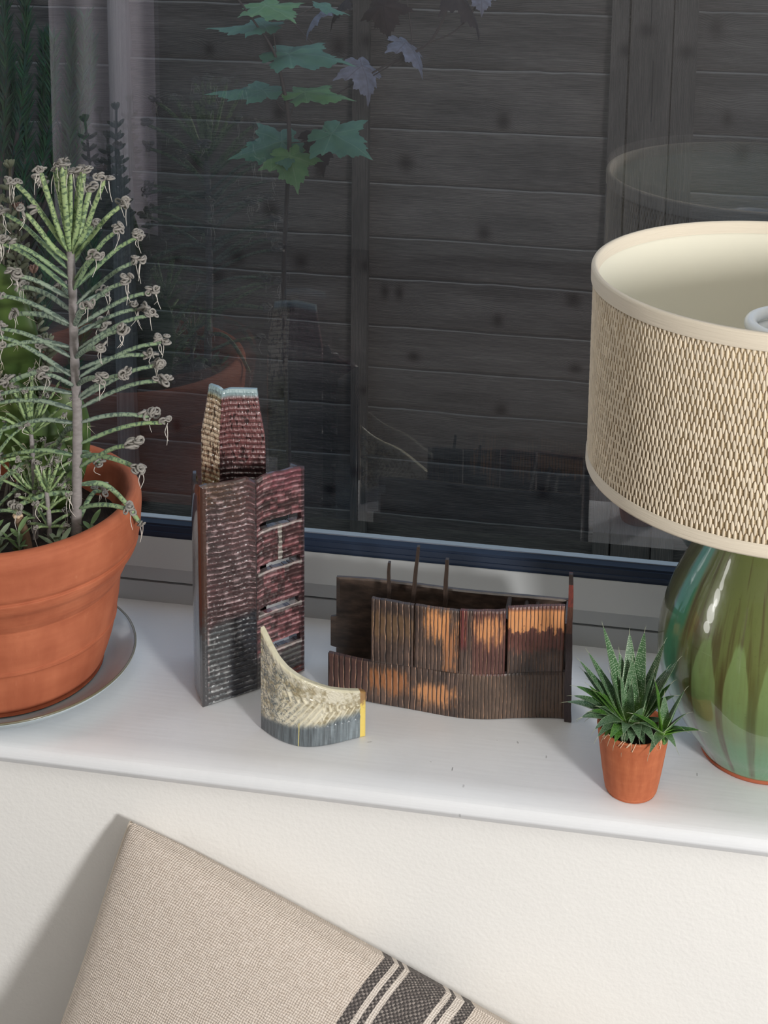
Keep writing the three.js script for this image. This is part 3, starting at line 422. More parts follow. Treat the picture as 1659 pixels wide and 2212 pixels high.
{
  const t = thing('plant_pot', 'large terracotta pot with a thick banded rim on the grey saucer', 'pot', [PX, 0.0085, PZ]);
  const pr = [[0, 0.0005], [0.0800, 0.0005], [0.0840, 0.0025], [0.0884, 0.0085], [0.0948, 0.0275], [0.0982, 0.0420], [0.0994, 0.0445], [0.0996, 0.0470], [0.0992, 0.0490], [0.1016, 0.0620], [0.1032, 0.0760], [0.1040, 0.0835], [0.1046, 0.0865], [0.1080, 0.0920], [0.1104, 0.0975], [0.1135, 0.1040], [0.1168, 0.1085], [0.1186, 0.1120], [0.1196, 0.1150], [0.1200, 0.1172], [0.1189, 0.1186], [0.1192, 0.1200], [0.1208, 0.1225], [0.1218, 0.1270], [0.1228, 0.1390], [0.1234, 0.1490], [0.1228, 0.1560], [0.1205, 0.1608], [0.1168, 0.1630], [0.1128, 0.1618], [0.1108, 0.1580], [0.1098, 0.1500], [0.1075, 0.13], [0.1045, 0.11]];
  mesh('body', lathe(smoothProfile(pr, 220), 160), std({ map: clay(3, [160, 84, 55], [194, 114, 80]), bumpMap: clayBump, bumpScale: 0.0006, roughness: 0.8 }), t).rotation.y = 0.6;
  const s = mesh('soil', grid(90, 30, (u, v) => { const a = -u * Math.PI * 2, r = v * 0.1072, x = r * Math.cos(a), z = r * Math.sin(a); return [x, 0.128 + 0.007 * fbm(x * 60, z * 60, 1, 4) - 0.004 * v, z]; }), std({ map: tex(256, 256, (u, v) => mix3([26, 20, 16], [62, 50, 40], clamp(0.4 + fbm(u * 20, v * 20, 3, 4) * 1.3)), { rx: 3, ry: 2 }), roughness: 1 }), t); s.userData.label = 'dark potting soil';
  const r = rng(5), pearl = std({ color: '#a8a6a0', roughness: 0.9 });
  for (let i = 0; i < 10; i++) { const a = r() * 6.28, q = 0.03 + 0.07 * r(), g = new THREE.IcosahedronGeometry(0.002 + 0.0015 * r(), 1); g.translate(q * Math.cos(a), 0.134, q * Math.sin(a)); mesh('pebble', g, pearl, s); }
}

// ------------------------------------------------------------ kalanchoes: thin spotted leaves with plantlets at their tips
const spotted = (g1, g2, d) => tex(64, 512, (u, v) => { const n = ns(u * 4, v * 46, 2) + 0.5 * ns(u * 7, v * 90, 5); let c = mix3(g1, g2, v); c = mix3(c, d, step(0.05, 0.3, n) * 0.85); return mix3(c, [178, 190, 160], step(0.2, 0.5, ns(u * 3, v * 20, 9)) * 0.25); });
const leafGreen = std({ map: spotted([132, 156, 120], [152, 176, 120], [74, 96, 80]), roughness: 0.6 }), leafGrey = std({ map: spotted([138, 152, 140], [142, 168, 124], [78, 94, 86]), roughness: 0.65 }), leafBright = std({ map: spotted([150, 174, 122], [160, 178, 126], [82, 104, 76]), roughness: 0.55 });
const stemGrey = std({ map: tex(64, 256, (u, v) => mix3([128, 122, 122], [158, 152, 150], clamp(0.5 + fbm(u * 6, v * 40, 3, 3)))), roughness: 0.8 });
const plantletMat = std({ map: tex(64, 64, (u, v) => mix3([126, 122, 118], [168, 164, 156], clamp(0.5 + fbm(u * 6, v * 6, 3, 3)))), roughness: 0.85 }), rootMat = std({ color: '#d3cdc4', roughness: 0.8 });
function plantlets(rand, at, size) {
  const list = [], n = 6 + Math.floor(rand() * 4);
  for (let i = 0; i < n; i++) {
    const c = V3((rand() - 0.5) * 2, (rand() - 0.35) * 1.1, (rand() - 0.5) * 2).multiplyScalar(size * 0.75).add(at), R = size * (0.34 + 0.16 * rand());
    const g = new THREE.TorusGeometry(R, R * 0.36, 5, 9); g.rotateX(rand() * 3); g.rotateY(rand() * 3); g.translate(c.x, c.y, c.z); list.push(g);
    if (rand() < 0.6) { const k = new THREE.IcosahedronGeometry(R * 0.6, 1); k.scale(1, 0.6, 1); k.translate(c.x, c.y + R * 0.3, c.z); list.push(k); }
  }
  return merge(list);
}
function roots(rand, at, n) { const list = []; for (let i = 0; i < n; i++) { const a = at.clone().add(V3((rand() - 0.5) * 0.006, -0.002, (rand() - 0.5) * 0.006)), L = 0.007 + 0.013 * rand(); list.push(tube([a, a.clone().add(V3((rand() - 0.5) * 0.005, -L * 0.5, (rand() - 0.5) * 0.005)), a.clone().add(V3((rand() - 0.5) * 0.007, -L, (rand() - 0.5) * 0.006))], (t) => 0.00042 - 0.0002 * t, { seg: 6, rad: 4 })); } return merge(list); }
function kalanchoeLeaf(plant, rand, foot, tip, r, mat, size = 0.0045, droop = 0) {
  const out = tip.clone().sub(foot), L = out.length(), side = V3(out.x, 0, out.z), up = out.y / L;
  const mid1 = foot.clone().addScaledVector(out, 0.33).add(V3(side.x * 0.05, (up > 0.75 ? -0.02 : 0.075) * L + droop * L, side.z * 0.05)), mid2 = foot.clone().addScaledVector(out, 0.7).add(V3(0, (up > 0.75 ? -0.02 : 0.06) * L + droop * L * 1.1, 0));
  const leaf = mesh('leaf', tube([foot, mid1, mid2, tip], (t) => r * (t < 0.12 ? 0.55 + 3.75 * t : 1) * (1 - 0.18 * t) * Math.min(1, Math.sqrt(Math.max(0.02, (1.004 - t) * 40))), { seg: 18, rad: 7, flat: 0.8, uvLen: Math.max(0.25, L / 0.09) }), mat, plant);
  if (size) { const c = tip.clone().add(V3(0, 0.001, 0)); mesh('plantlets', plantlets(rand, c, size), plantletMat, leaf); const n = Math.floor(rand() * 4.3); if (n) mesh('aerial_roots', roots(rand, c, n), rootMat, leaf); }
  return leaf;
}
{
  const t = thing('mother_plant', 'tall grey stemmed succulent with thin spotted leaves tipped with plantlets in the big pot', 'plant', [-0.4658, 0.15, -0.0764]), rand = rng(31);
  const stem = [V3(-0.0005, -0.020, 0), V3(0, 0, 0), V3(0.002, 0.051, 0), V3(0.004, 0.105, 0), V3(0.003, 0.158, 0), V3(0.003, 0.21, 0), V3(0.002, 0.256, 0)];
  mesh('stem', tube(stem, (q) => mix(0.0048, 0.0034, q) * (1 + 0.06 * Math.sin(q * 120)), { seg: 60, rad: 12, uvLen: 3 }), stemGrey, t);
  const onStem = (y) => V3(lut([[-20, -0.5], [0, 0], [51, 2], [105, 4], [158, 3], [210, 3], [256, 2]], y) / 1000, y / 1000, 0);
  const tips = [[243,41,286,-19],[225,52,276,18],[218,59,263,-9],[217,33,253,25],[204,57,242,-9],[195,59,233,20],[197,17,201,-39],[184,72,219,0],[177,54,198,-16],[164,70,199,0],[177,16,175,-33],[159,53,192,22],[140,79,176,0],[147,69,164,0],[120,75,156,0],[158,40,182,42],[113,79,143,0],[134,40,155,39],[249,-50,302,-11],[242,-26,286,22],[233,-61,276,-10],[226,-45,259,17],[216,-62,250,-8],[209,-36,234,26],[197,-56,206,-29],[186,-63,207,0],[184,-59,184,-20],[157,-63,178,0],[140,-69,172,0],[166,-64,161,0],[144,-60,127,-11],[125,-69,118,0],[111,-69,111,0],
    [250,-15,320,16],[249,-26,304,-13],[251,2,323,12],[251,-4,308,-18],[250,22,322,14],[249,14,298,-17],[248,39,315,15],[238,9,262,-33],[123,55,155,24],[242,-6,254,-37],[186,28,214,33],[162,-36,157,-24],[133,-13,151,27],[202,-23,202,-42],[100,67,110,0],[81,81,106,0],[60,60,94,23],[72,11,52,-28],[70,64,70,16],[44,53,5,-14],[23,56,35,20],[8,7,18,-43],[36,-46,27,14],[94,-31,60,-31],[70,-67,62,0],[57,-30,24,-37],[99,-72,84,0]];
  tips.forEach(([b, x, y, z], i) => {
    const f = onStem(Math.min(b, 250)); const k = Math.hypot(x, z) || 1; f.x += x / k * 0.0026; f.z += z / k * 0.0026;
    kalanchoeLeaf(t, rand, f, V3(x / 1000, y / 1000, z / 1000), b > 235 ? 0.0028 : 0.0025, b > 215 ? (b > 240 ? leafBright : leafGreen) : b > 90 ? leafGrey : leafGreen, y < 10 ? 0.0038 : 0.0058 + 0.0016 * rand(), b < 60 && y < 20 ? 0.12 : 0);
  });
  for (let i = 0; i < 6; i++) { const a = i * 1.05, f = onStem(252); kalanchoeLeaf(t, rand, f, V3(0.002 + 0.012 * Math.cos(a), 0.312 + 0.012 * rand(), 0.010 * Math.sin(a)), 0.0019, leafBright, 0.0032); }
}
function youngKalanchoe(label, at, h, whorls, seed, mat) {
  const t = thing('young_succulent', label, 'plant', at), rand = rng(seed);
  mesh('stem', tube([V3(0, -0.012, 0), V3(0.001, h * 0.5, 0.001), V3(-0.001, h, 0)], (q) => mix(0.0026, 0.0018, q), { seg: 16, rad: 8 }), stemGrey, t);
  for (const [y, n, len, lift] of whorls) for (let i = 0; i < n; i++) {
    const a = i / n * 6.283 + rand() * 0.5, l = len * (0.8 + 0.4 * rand()), e = lift + (rand() - 0.5) * 0.3, f = V3(0, y, 0);
    kalanchoeLeaf(t, rand, f, V3(Math.cos(a) * l * Math.cos(e), y + l * Math.sin(e), Math.sin(a) * l * Math.cos(e)), 0.0017, mat, rand() < 0.75 ? 0.0028 : 0);
  }
  return t;
}
youngKalanchoe('bright green young succulent with whorled leaves, just left of the tall grey stem', [-0.508, 0.1385, -0.088], 0.100, [[0.098, 9, 0.040, 1.15], [0.092, 6, 0.036, 0.5], [0.070, 6, 0.036, 0.25], [0.040, 8, 0.040, 1.0], [0.036, 5, 0.042, 0.45], [0.015, 4, 0.03, 0.2]], 51, leafBright);
youngKalanchoe('young green succulent at the left edge of the picture, among sprouts in the big pot', [-0.537, 0.1385, -0.066], 0.075, [[0.074, 8, 0.036, 0.9], [0.05, 6, 0.04, 0.5], [0.028, 6, 0.036, 0.3]], 52, leafGreen);
youngKalanchoe('young succulent with a pale stem behind the cut stump in the big pot', [-0.487, 0.1385, -0.068], 0.052, [[0.05, 7, 0.024, 1.05], [0.034, 5, 0.026, 0.6], [0.018, 5, 0.022, 0.35]], 53, leafBright);
{ // sprouts with small flat leaves
  const r = rng(61), blade = (L, w) => grid(4, 8, (u, v) => { const q = Math.sin(Math.PI * Math.min(1, v * 0.96 + 0.04)) ** 0.7, x = (u - 0.5) * 2 * w * q; return [x, v * L * 0.55 + Math.abs(x) * 0.3, v * L * 0.85]; });
  const g = [blade(0.016, 0.0028), blade(0.011, 0.0024), blade(0.02, 0.0026)], m = [std({ color: '#6f8a5c', roughness: 0.7, side: THREE.DoubleSide }), std({ color: '#8c9c82', roughness: 0.7, side: THREE.DoubleSide })];
  const spots = [[-0.531, -0.05, 'the far left of the pot'], [-0.521, -0.043, 0], [-0.505, -0.046, 0], [-0.4775, -0.062, 0], [-0.452, -0.075, 0], [-0.47, -0.052, 0]];
  const words = ['leafy sprout at the left edge of the picture in the big pot', 'leafy sprout near the front rim of the big pot, second from the left', 'leafy sprout in the big pot just left of the cut stump', 'leafy sprout between the cut stump and the grey stem', 'grey green sprout right of the tall grey stem on bare soil', 'small sprout at the front rim below the tall grey stem'];
  spots.forEach(([x, z], i) => { const t = thing('sprout', words[i], 'plant', [x, 0.137, z]), h = 0.012 + 0.014 * r(); mesh('stem', tube([V3(0, -0.006, 0), V3(0.001, h, 0)], 0.0009, { seg: 4, rad: 5 }), m[1], t); for (let k = 0; k < 10; k++) { const l = mesh('leaf', g[k % 3], m[i % 2], t); l.position.y = h * (0.2 + 0.8 * (k / 10)); l.rotation.set(-0.3 + 0.5 * r(), k * 2.4, 0, 'YXZ'); } });
  const t = thing('plant_stump', 'cut off woody stump with a pale top in the big pot', 'stump', [-0.5005, 0.1365, -0.0595]);
  mesh('trunk', tube([V3(0, -0.01, 0), V3(-0.004, 0.015, 0), V3(-0.009, 0.033, 0.002)], (q) => 0.0036 + 0.0006 * q, { seg: 10, rad: 10 }), std({ color: '#7d6652', roughness: 0.9 }), t);
  mesh('cut_face', (() => { const l = []; for (let k = 0; k < 6; k++) { const q = new THREE.IcosahedronGeometry(0.0018, 1); q.translate(-0.0093 + 0.0028 * Math.cos(k), 0.0338, 0.002 + 0.0028 * Math.sin(k)); l.push(q); } return merge(l); })(), std({ color: '#d8bfa2', roughness: 0.9 }), t);
}
{ // cactus pads
  const t = thing('cactus', 'green prickly pear cactus with flat spiny pads behind the tall succulent, at the left edge', 'cactus', [-0.545, 0.137, -0.128]), r = rng(81);
  const flesh = phys({ map: tex(256, 256, (u, v) => mix3([54, 80, 38], [92, 112, 54], clamp(0.5 + fbm(u * 5, v * 5, 3, 3)))), roughness: 0.45 }), spine = std({ color: '#d5cdb8', roughness: 0.7 });
  const pad = (x, y, z, rx, ry, rz, tilt, turn) => {
    const g = new THREE.SphereGeometry(1, 40, 30), p = g.attributes.position; for (let i = 0; i < p.count; i++) { const Y = p.getY(i), k = 0.82 + 0.18 * Y; p.setXYZ(i, p.getX(i) * rx * k, Y * ry, p.getZ(i) * rz * (0.9 + 0.1 * k)); } g.computeVertexNormals();
    const o = mesh('pad', g, flesh, t); o.position.set(x, y, z); o.rotation.set(0.08, turn, tilt);
    const list = []; for (let i = 0; i < 26; i++) { const a = r() * 6.283, b = Math.sqrt(r()) * 0.92, X = b * Math.cos(a), Y = b * Math.sin(a), Z = Math.sqrt(Math.max(0, 1 - b * b)) * (r() < 0.8 ? 1 : -1), k = 0.82 + 0.18 * Y, c = V3(X * rx * k, Y * ry, Z * rz); for (let s = 0; s < 5; s++) { const d = V3(X * 0.6 + (r() - 0.5) * 1.4, Y * 0.6 + (r() - 0.5) * 1.4, Z + 0.2 * r()).normalize().multiplyScalar(0.007 + 0.007 * r()); list.push(tube([c, c.clone().add(d)], (q) => 0.0003 * (1 - 0.8 * q), { seg: 2, rad: 4 })); } }
    mesh('spines', merge(list), spine, o);
  };
  pad(0.022, 0.066, 0.004, 0.034, 0.070, 0.011, 0.42, 0.15); pad(-0.004, 0.168, -0.006, 0.037, 0.070, 0.010, 0.30, -0.1); pad(0.046, 0.060, -0.012, 0.026, 0.055, 0.009, -0.05, 0.5);
}
{ // wiry grey brown plant behind the cactus
  const t = thing('wiry_succulent', 'wiry grey brown succulent with small pinkish rosettes behind the cactus, at the left edge', 'plant', [-0.535, 0.137, -0.152]), r = rng(91);
  const grey = std({ color: '#5d5a50', roughness: 0.85 }), olive = std({ color: '#6f7462', roughness: 0.8 }), pink = std({ color: '#8f746a', roughness: 0.85 });
  const leafG = (() => { const g = new THREE.SphereGeometry(1, 6, 5); g.scale(0.0022, 0.0065, 0.0014); g.translate(0, 0.006, 0); return g; })();
  for (let i = 0; i < 18; i++) {
    const h = 0.10 + 0.235 * r(), x = -0.035 + 0.075 * r() * (1.12 - 2.2 * h), z = (r() - 0.5) * 0.035, pts = [V3((r() - 0.5) * 0.06, -0.01, (r() - 0.5) * 0.03), V3(x * 0.7, h * 0.5, z), V3(x + (r() - 0.5) * 0.02, h, z)], c = new THREE.CatmullRomCurve3(pts);
    const s = mesh('stem', tube(pts, 0.0014, { seg: 10, rad: 5 }), grey, t), list = [], tipL = [];
    for (let k = 0; k < 16; k++) { const q = 0.35 + 0.62 * (k / 16), p = c.getPoint(q); for (let j = 0; j < 4; j++) { const g = leafG.clone(); g.rotateZ(0.7 + 0.5 * r()); g.rotateY(j * 1.57 + k * 0.8); g.translate(p.x, p.y, p.z); list.push(g); } }
    const p = c.getPoint(1); for (let j = 0; j < 12; j++) { const g = leafG.clone(); g.scale(0.8, 0.7, 1); g.rotateZ(0.25 + 0.6 * r()); g.rotateY(j * 2.4); g.translate(p.x, p.y - 0.003, p.z); tipL.push(g); }
    mesh('foliage', merge(list), olive, s); mesh('rosette', merge(tipL), i % 2 ? pink : olive, s);
  }
}

// ------------------------------------------------------------ little aloe in a small terracotta pot
{
  const C = [0.0083, 0, -0.0335];
  const t = thing('small_pot', 'small plain terracotta pot holding the spotted aloe, near the sill edge', 'pot', C);
  mesh('body', lathe(smoothProfile([[0, 0.0005], [0.0178, 0.0005], [0.0190, 0.0010], [0.0204, 0.0026], [0.0203, 0.0036], [0.0209, 0.0048], [0.0233, 0.0188], [0.0262, 0.0396], [0.0281, 0.0540], [0.0282, 0.0556], [0.0272, 0.0563], [0.0258, 0.0556], [0.0250, 0.050], [0.0240, 0.044]], 110), 96), std({ map: clay(8, [166, 88, 54], [196, 114, 74]), bumpMap: clayBump, bumpScale: 0.0003, roughness: 0.75 }), t);
  mesh('soil', grid(40, 12, (u, v) => { const a = -u * 6.2832, r = v * 0.0247; return [r * Math.cos(a), 0.0495 + 0.002 * fbm(r * 300 * Math.cos(a), r * 300 * Math.sin(a), 2, 3), r * Math.sin(a)]; }), std({ color: '#2b211a', roughness: 1 }), t);
  const rootG = []; const rr = rng(6); for (let i = 0; i < 9; i++) { const a = -0.9 + 1.8 * rr() + Math.PI / 2, R = 0.0262; rootG.push(tube([V3(R * 0.86 * Math.cos(a), 0.0535, R * 0.86 * Math.sin(a)), V3(R * 1.05 * Math.cos(a), 0.0572, R * 1.05 * Math.sin(a)), V3(R * 1.10 * Math.cos(a + 0.1), 0.0540 - 0.004 * rr(), R * 1.10 * Math.sin(a + 0.1))], 0.00035, { seg: 6, rad: 4 })); }
  mesh('dry_roots', merge(rootG), std({ color: '#d9b89a', roughness: 0.8 }), t);
  const dots = tex(128, 384, (u, v) => {
    let c = mix3([100, 136, 58], [62, 96, 60], step(0.05, 0.5, v)); c = mix3(c, [96, 128, 84], 0.35 * step(0.2, 0.6, fbm(u * 3, v * 8, 4, 3)));
    const gx = u * 9, gy = v * 38, ix = Math.floor(gx), iy = Math.floor(gy), jx = 0.5 + 0.4 * ns(ix * 3.1, iy * 2.3, 2), jy = 0.5 + 0.4 * ns(ix * 2.2, iy * 4.1, 7); const d = Math.hypot(gx - ix - jx, (gy - iy - jy) * 1.1);
    c = mix3(c, [206, 216, 196], step(0.3, 0.18, d) * (ns(ix * 5.3, iy * 3.9, 4) > -0.15 ? 0.85 : 0) * step(0.08, 0.25, v));
    return mix3(c, [196, 206, 180], step(0.06, 0.02, Math.min(u, 1 - u)) * 0.6);
  });
  const skin = phys({ map: dots, roughness: 0.42, clearcoat: 0.25, clearcoatRoughness: 0.3 }), fresh = phys({ map: dots, color: '#d8ff9a', roughness: 0.42, clearcoat: 0.25, clearcoatRoughness: 0.3 });
  const bristleMat = std({ color: '#9aa088', roughness: 0.8 });
  function aloeLeaf(parent, foot, tip, w, lift, mat) {
    const dir = tip.clone().sub(foot), L = dir.length(), ctl = foot.clone().addScaledVector(dir, 0.5).add(V3(0, lift * L, 0)), curve = new THREE.QuadraticBezierCurve3(foot, ctl, tip), hor = V3(dir.x, 0, dir.z);
    const sideV = hor.lengthSq() < 1e-8 ? V3(1, 0, 0) : V3(-hor.z, 0, hor.x).normalize();
    const face = (top) => grid(8, 22, (u, v) => {
      const p = curve.getPoint(v), tg = curve.getTangent(v), nr = V3().crossVectors(sideV, tg).normalize(); if (nr.y < 0) nr.negate();
      const s = (u - 0.5) * 2, wd = w * (v < 0.3 ? 0.72 + 0.93 * v : 1) * Math.pow(Math.max(0, 1 - v), 0.72) * 1.12, th = w * 0.42 * Math.pow(Math.max(0, 1 - v), 0.8);
      const off = top ? th * (0.32 * s * s - 0.02) : th * (0.32 * s * s - 0.02) - th * Math.sqrt(Math.max(0, 1 - s * s));
      const q = p.clone().addScaledVector(sideV, s * wd).addScaledVector(nr, off); return [q.x, q.y, q.z];
    }, !top);
    const leaf = mesh('leaf', merge([face(true), face(false)]), mat, parent); mat.side = THREE.DoubleSide;
    const e = dir.clone().normalize(), tg = curve.getTangent(1); mesh('bristle', tube([tip.clone().addScaledVector(tg, -0.001), tip.clone().addScaledVector(tg, 0.003).add(V3(0, -0.0004, 0)), tip.clone().addScaledVector(tg, 0.0055).add(V3(0.0005, -0.001, 0))], (q) => 0.00022 - 0.00016 * q, { seg: 4, rad: 4 }), bristleMat, leaf);
  }
  const a = thing('aloe', 'small spotted aloe rosette of pointed dark green leaves in the little terracotta pot', 'plant', [C[0], 0.0500, C[2]]), foot = V3(-0.0015, 0.006, 0.001);
  const tips = [[-26.7,66.8,-14],[-6,61,-18],[5.6,64.6,-16],[-37.5,46.9,-8],[-44,41.5,-4],[21,59.4,-12],[31.9,47.9,-8],[-46,17.7,-6],[-47.6,14.2,2],[-40.3,2.6,12],[-52.8,7,0],[27.5,28.8,-6],[-34.7,18.9,-14],[-40.1,6.5,18],[-29.2,3.2,27],[-13.8,-3.4,31],[-1,-2.3,32],[4.4,2.3,31],[15.8,-1,28.5],[-17.5,-0.4,31],[-26.9,-2.2,28],[-7.5,3.5,29],[-39.6,9.2,-2],[10.7,30.2,-10],[30.9,22.5,0],[-11.4,31.3,-4],[-2.8,27.7,-2],[-29.7,22.4,6],[6.2,17.8,14],[-13.3,45,-16],[-26,12.5,10],[-22,-6,20],[-8,-12,24],[9,-9,22],[-34,2,10],[-33,9,12],[-20,2,20],[-6,0,24],[26,6,10],[-36,26,4],[-20,38,2],[14,40,-2],[-41,27,-14],[24,36,-14],[-3,44,-8]];
  mesh('heart', (() => { const g = new THREE.SphereGeometry(0.0055, 14, 10); g.scale(1, 1.2, 1); g.translate(foot.x, foot.y, foot.z); return g; })(), fresh, a);
  tips.forEach(([x, y, z], i) => { const tip = V3(x / 1000, y / 1000 + 0.012, z / 1000), L = tip.distanceTo(foot); const f = foot.clone().add(V3(x, 0, z).normalize().multiplyScalar(0.003)); aloeLeaf(a, f, tip, Math.min(0.0090, 0.0046 + L * 0.072), y < 5 ? 0.42 : y < 25 ? 0.20 : 0.03, i % 4 === 3 && y < 30 ? fresh : skin); });
  const b = thing('aloe', 'light green aloe offset leaning over the right rim of the little terracotta pot', 'plant', [C[0] + 0.0195, 0.0500, C[2] + 0.0125]), bf = V3(0.0035, 0.0105, 0.001);
  mesh('heart', (() => { const g = new THREE.SphereGeometry(0.0042, 14, 10); g.scale(1, 1.7, 1); g.translate(bf.x, bf.y - 0.003, bf.z); return g; })(), fresh, b);
  [[14.6,40.3,11.5],[37.4,35.6,12.5],[39.5,20.7,19.5],[49.7,9,21.5],[12.6,-7.7,33],[32.4,-5,25.5],[38.1,6.8,19.5],[3.5,12.1,25.5],[22.3,28.5,11.5],[-1.9,18.2,23.5]].forEach(([x, y, z], i) => { const tip = V3(x / 1000 - 0.0195, y / 1000 + 0.012, z / 1000 - 0.0125); aloeLeaf(b, bf.clone(), tip, 0.0034 + 0.062 * tip.distanceTo(bf), y < 8 ? 0.30 : 0.12, i % 3 === 0 ? fresh : skin); });
}

// ------------------------------------------------------------ cushion leaning on the wall
{
  const L = 0.505, tau = 17 * Math.PI / 180, al = 20.5 * Math.PI / 180, A = V3(-0.3960, -0.0530, 0.0030);
  const down = V3(0, -Math.cos(tau), Math.sin(tau)), e1 = V3(Math.cos(al), 0, 0).addScaledVector(down, Math.sin(al)), e2 = V3(-Math.sin(al), 0, 0).addScaledVector(down, Math.cos(al)), nrm = V3().crossVectors(e2, e1).normalize(); if (nrm.z < 0) nrm.negate();
  const N = 2048, dark = [[0.2335, 0.2420], [0.2465, 0.2510], [0.2555, 0.2870], [0.2920, 0.2955], [0.3030, 0.3115]], K = 340, thr = new Float32Array(N * N);
  const weave = (u, v) => { const wx = ns(u * 90, v * 90, 1), wy = ns(u * 90, v * 90, 5), x = u * K + 0.45 * wx + 0.5 * ns(u * 16, v * 16, 3), y = v * K + 0.45 * wy, i = Math.floor(x), j = Math.floor(y), fx = x - i - 0.5, fy = y - j - 0.5, over = (i + j) % 2 === 0, d = over ? (fx / 0.66) ** 2 + (fy / 0.46) ** 2 : (fx / 0.46) ** 2 + (fy / 0.66) ** 2; return [clamp(1 - d), over, i, j]; };
  const map = tex(N, N, (u, v) => {
    const [d, over, i, j] = weave(u, v), s = u * 0.66; thr[Math.floor(v * N) * N + Math.floor(u * N)] = Math.sqrt(d); let ink = 0; for (const [a, b] of dark) if (s > a && s < b) ink = 1;
    const h = ((i * 73856093) ^ (j * 19349663)) >>> 0, rnd = (h % 1000) / 1000;
    let c = mix3([184, 168, 154], [222, 210, 198], step(0.0, 0.6, d)); c = mix3(c, [234, 224, 214], 0.45 * rnd); if (s > 0.2335 && s < 0.3115) c = mix3(c, [222, 216, 210], 0.4);
    if (ink) c = mix3(c, over ? [62, 58, 58] : [104, 97, 94], over ? 0.94 : 0.55 + 0.4 * rnd);
    return c;
  }, { wrap: false });
  const bump = tex(N, N, (u, v) => thr[Math.floor(v * N) * N + Math.floor(u * N)], { srgb: false, wrap: false });
  const fab = std({ map, bumpMap: bump, bumpScale: 0.0008, roughness: 0.95 });
  const t = thing('cushion', 'beige woven cushion with dark charcoal stripes leaning against the white wall', 'cushion', [A.x, A.y, A.z]);
  const SPAN = 0.66, arcs = []; // length along the bulging cloth, so that the weave is not stretched at the edges
  for (let k = 0; k <= 16; k++) { const T = 0.062 * k / 16, row = [0]; let y0 = 0; for (let i = 1; i <= 400; i++) { const b = i / 200 - 1, y = T * Math.pow(Math.max(0, 1 - b * b), 0.36); row.push(row[i - 1] + Math.hypot(y - y0, L / 400)); y0 = y; } arcs.push(row); }
  const arc = (u, T) => { const k = Math.min(15.999, T / 0.062 * 16), i = Math.min(399.999, Math.max(0, u * 400)), k0 = Math.floor(k), i0 = Math.floor(i), f = (r) => mix(arcs[r][i0], arcs[r][i0 + 1], i - i0); return mix(f(k0), f(k0 + 1), k - k0); };
  const at = (u, v, s) => {
    const rc = 1 - 0.015 * ((u * 2 - 1) * (v * 2 - 1)) ** 8, a = (u * 2 - 1) * rc, b = (v * 2 - 1) * rc, pin = 0.085, a2 = a * (1 - pin * (1 - b * b) * a * a), b2 = b * (1 - pin * 0.0 * (1 - a * a) * b * b);
    const a0 = u * 2 - 1, b0 = v * 2 - 1, th = 0.062 * Math.pow(Math.max(0, (1 - a0 * a0) * (1 - b0 * b0)), 0.36) + 0.0022 * fbm(a * 2.2, b * 2.2, s * 3, 2) * (1 - a0 * a0) * (1 - b0 * b0);
    const p = V3().addScaledVector(e1, (a2 + 1) / 2 * L).addScaledVector(e2, (b2 + 1) / 2 * L).addScaledVector(nrm, s * th * (s < 0 ? 0.85 : 1)); const Ta = 0.062 * Math.pow(Math.max(0, 1 - a0 * a0), 0.36), Tb = 0.062 * Math.pow(Math.max(0, 1 - b0 * b0), 0.36); return [p.x, p.y, p.z, (arc(u, Tb) + 0.05 * v * L) / SPAN, arc(v, Ta) / SPAN];
  };
  const even = (q) => 0.5 - 0.5 * Math.cos(Math.PI * q) * (0.55 + 0.45 * Math.cos(Math.PI * q) ** 2);
  mesh('cover', merge([grid(110, 110, (u, v) => at(u * 0.4 + 0.6 * even(u), v * 0.4 + 0.6 * even(v), 1), true), grid(60, 60, (u, v) => at(u * 0.4 + 0.6 * even(u), v * 0.4 + 0.6 * even(v), -1))]), fab, t);
  const edge = []; for (let i = 0; i <= 40; i++) { const p = at(0, i / 40, 0); edge.push(V3(p[0], p[1], p[2])); } mesh('seam', tube(edge, 0.0016, { seg: 80, rad: 6 }), std({ color: '#cfc4b6', roughness: 0.95 }), t);
}

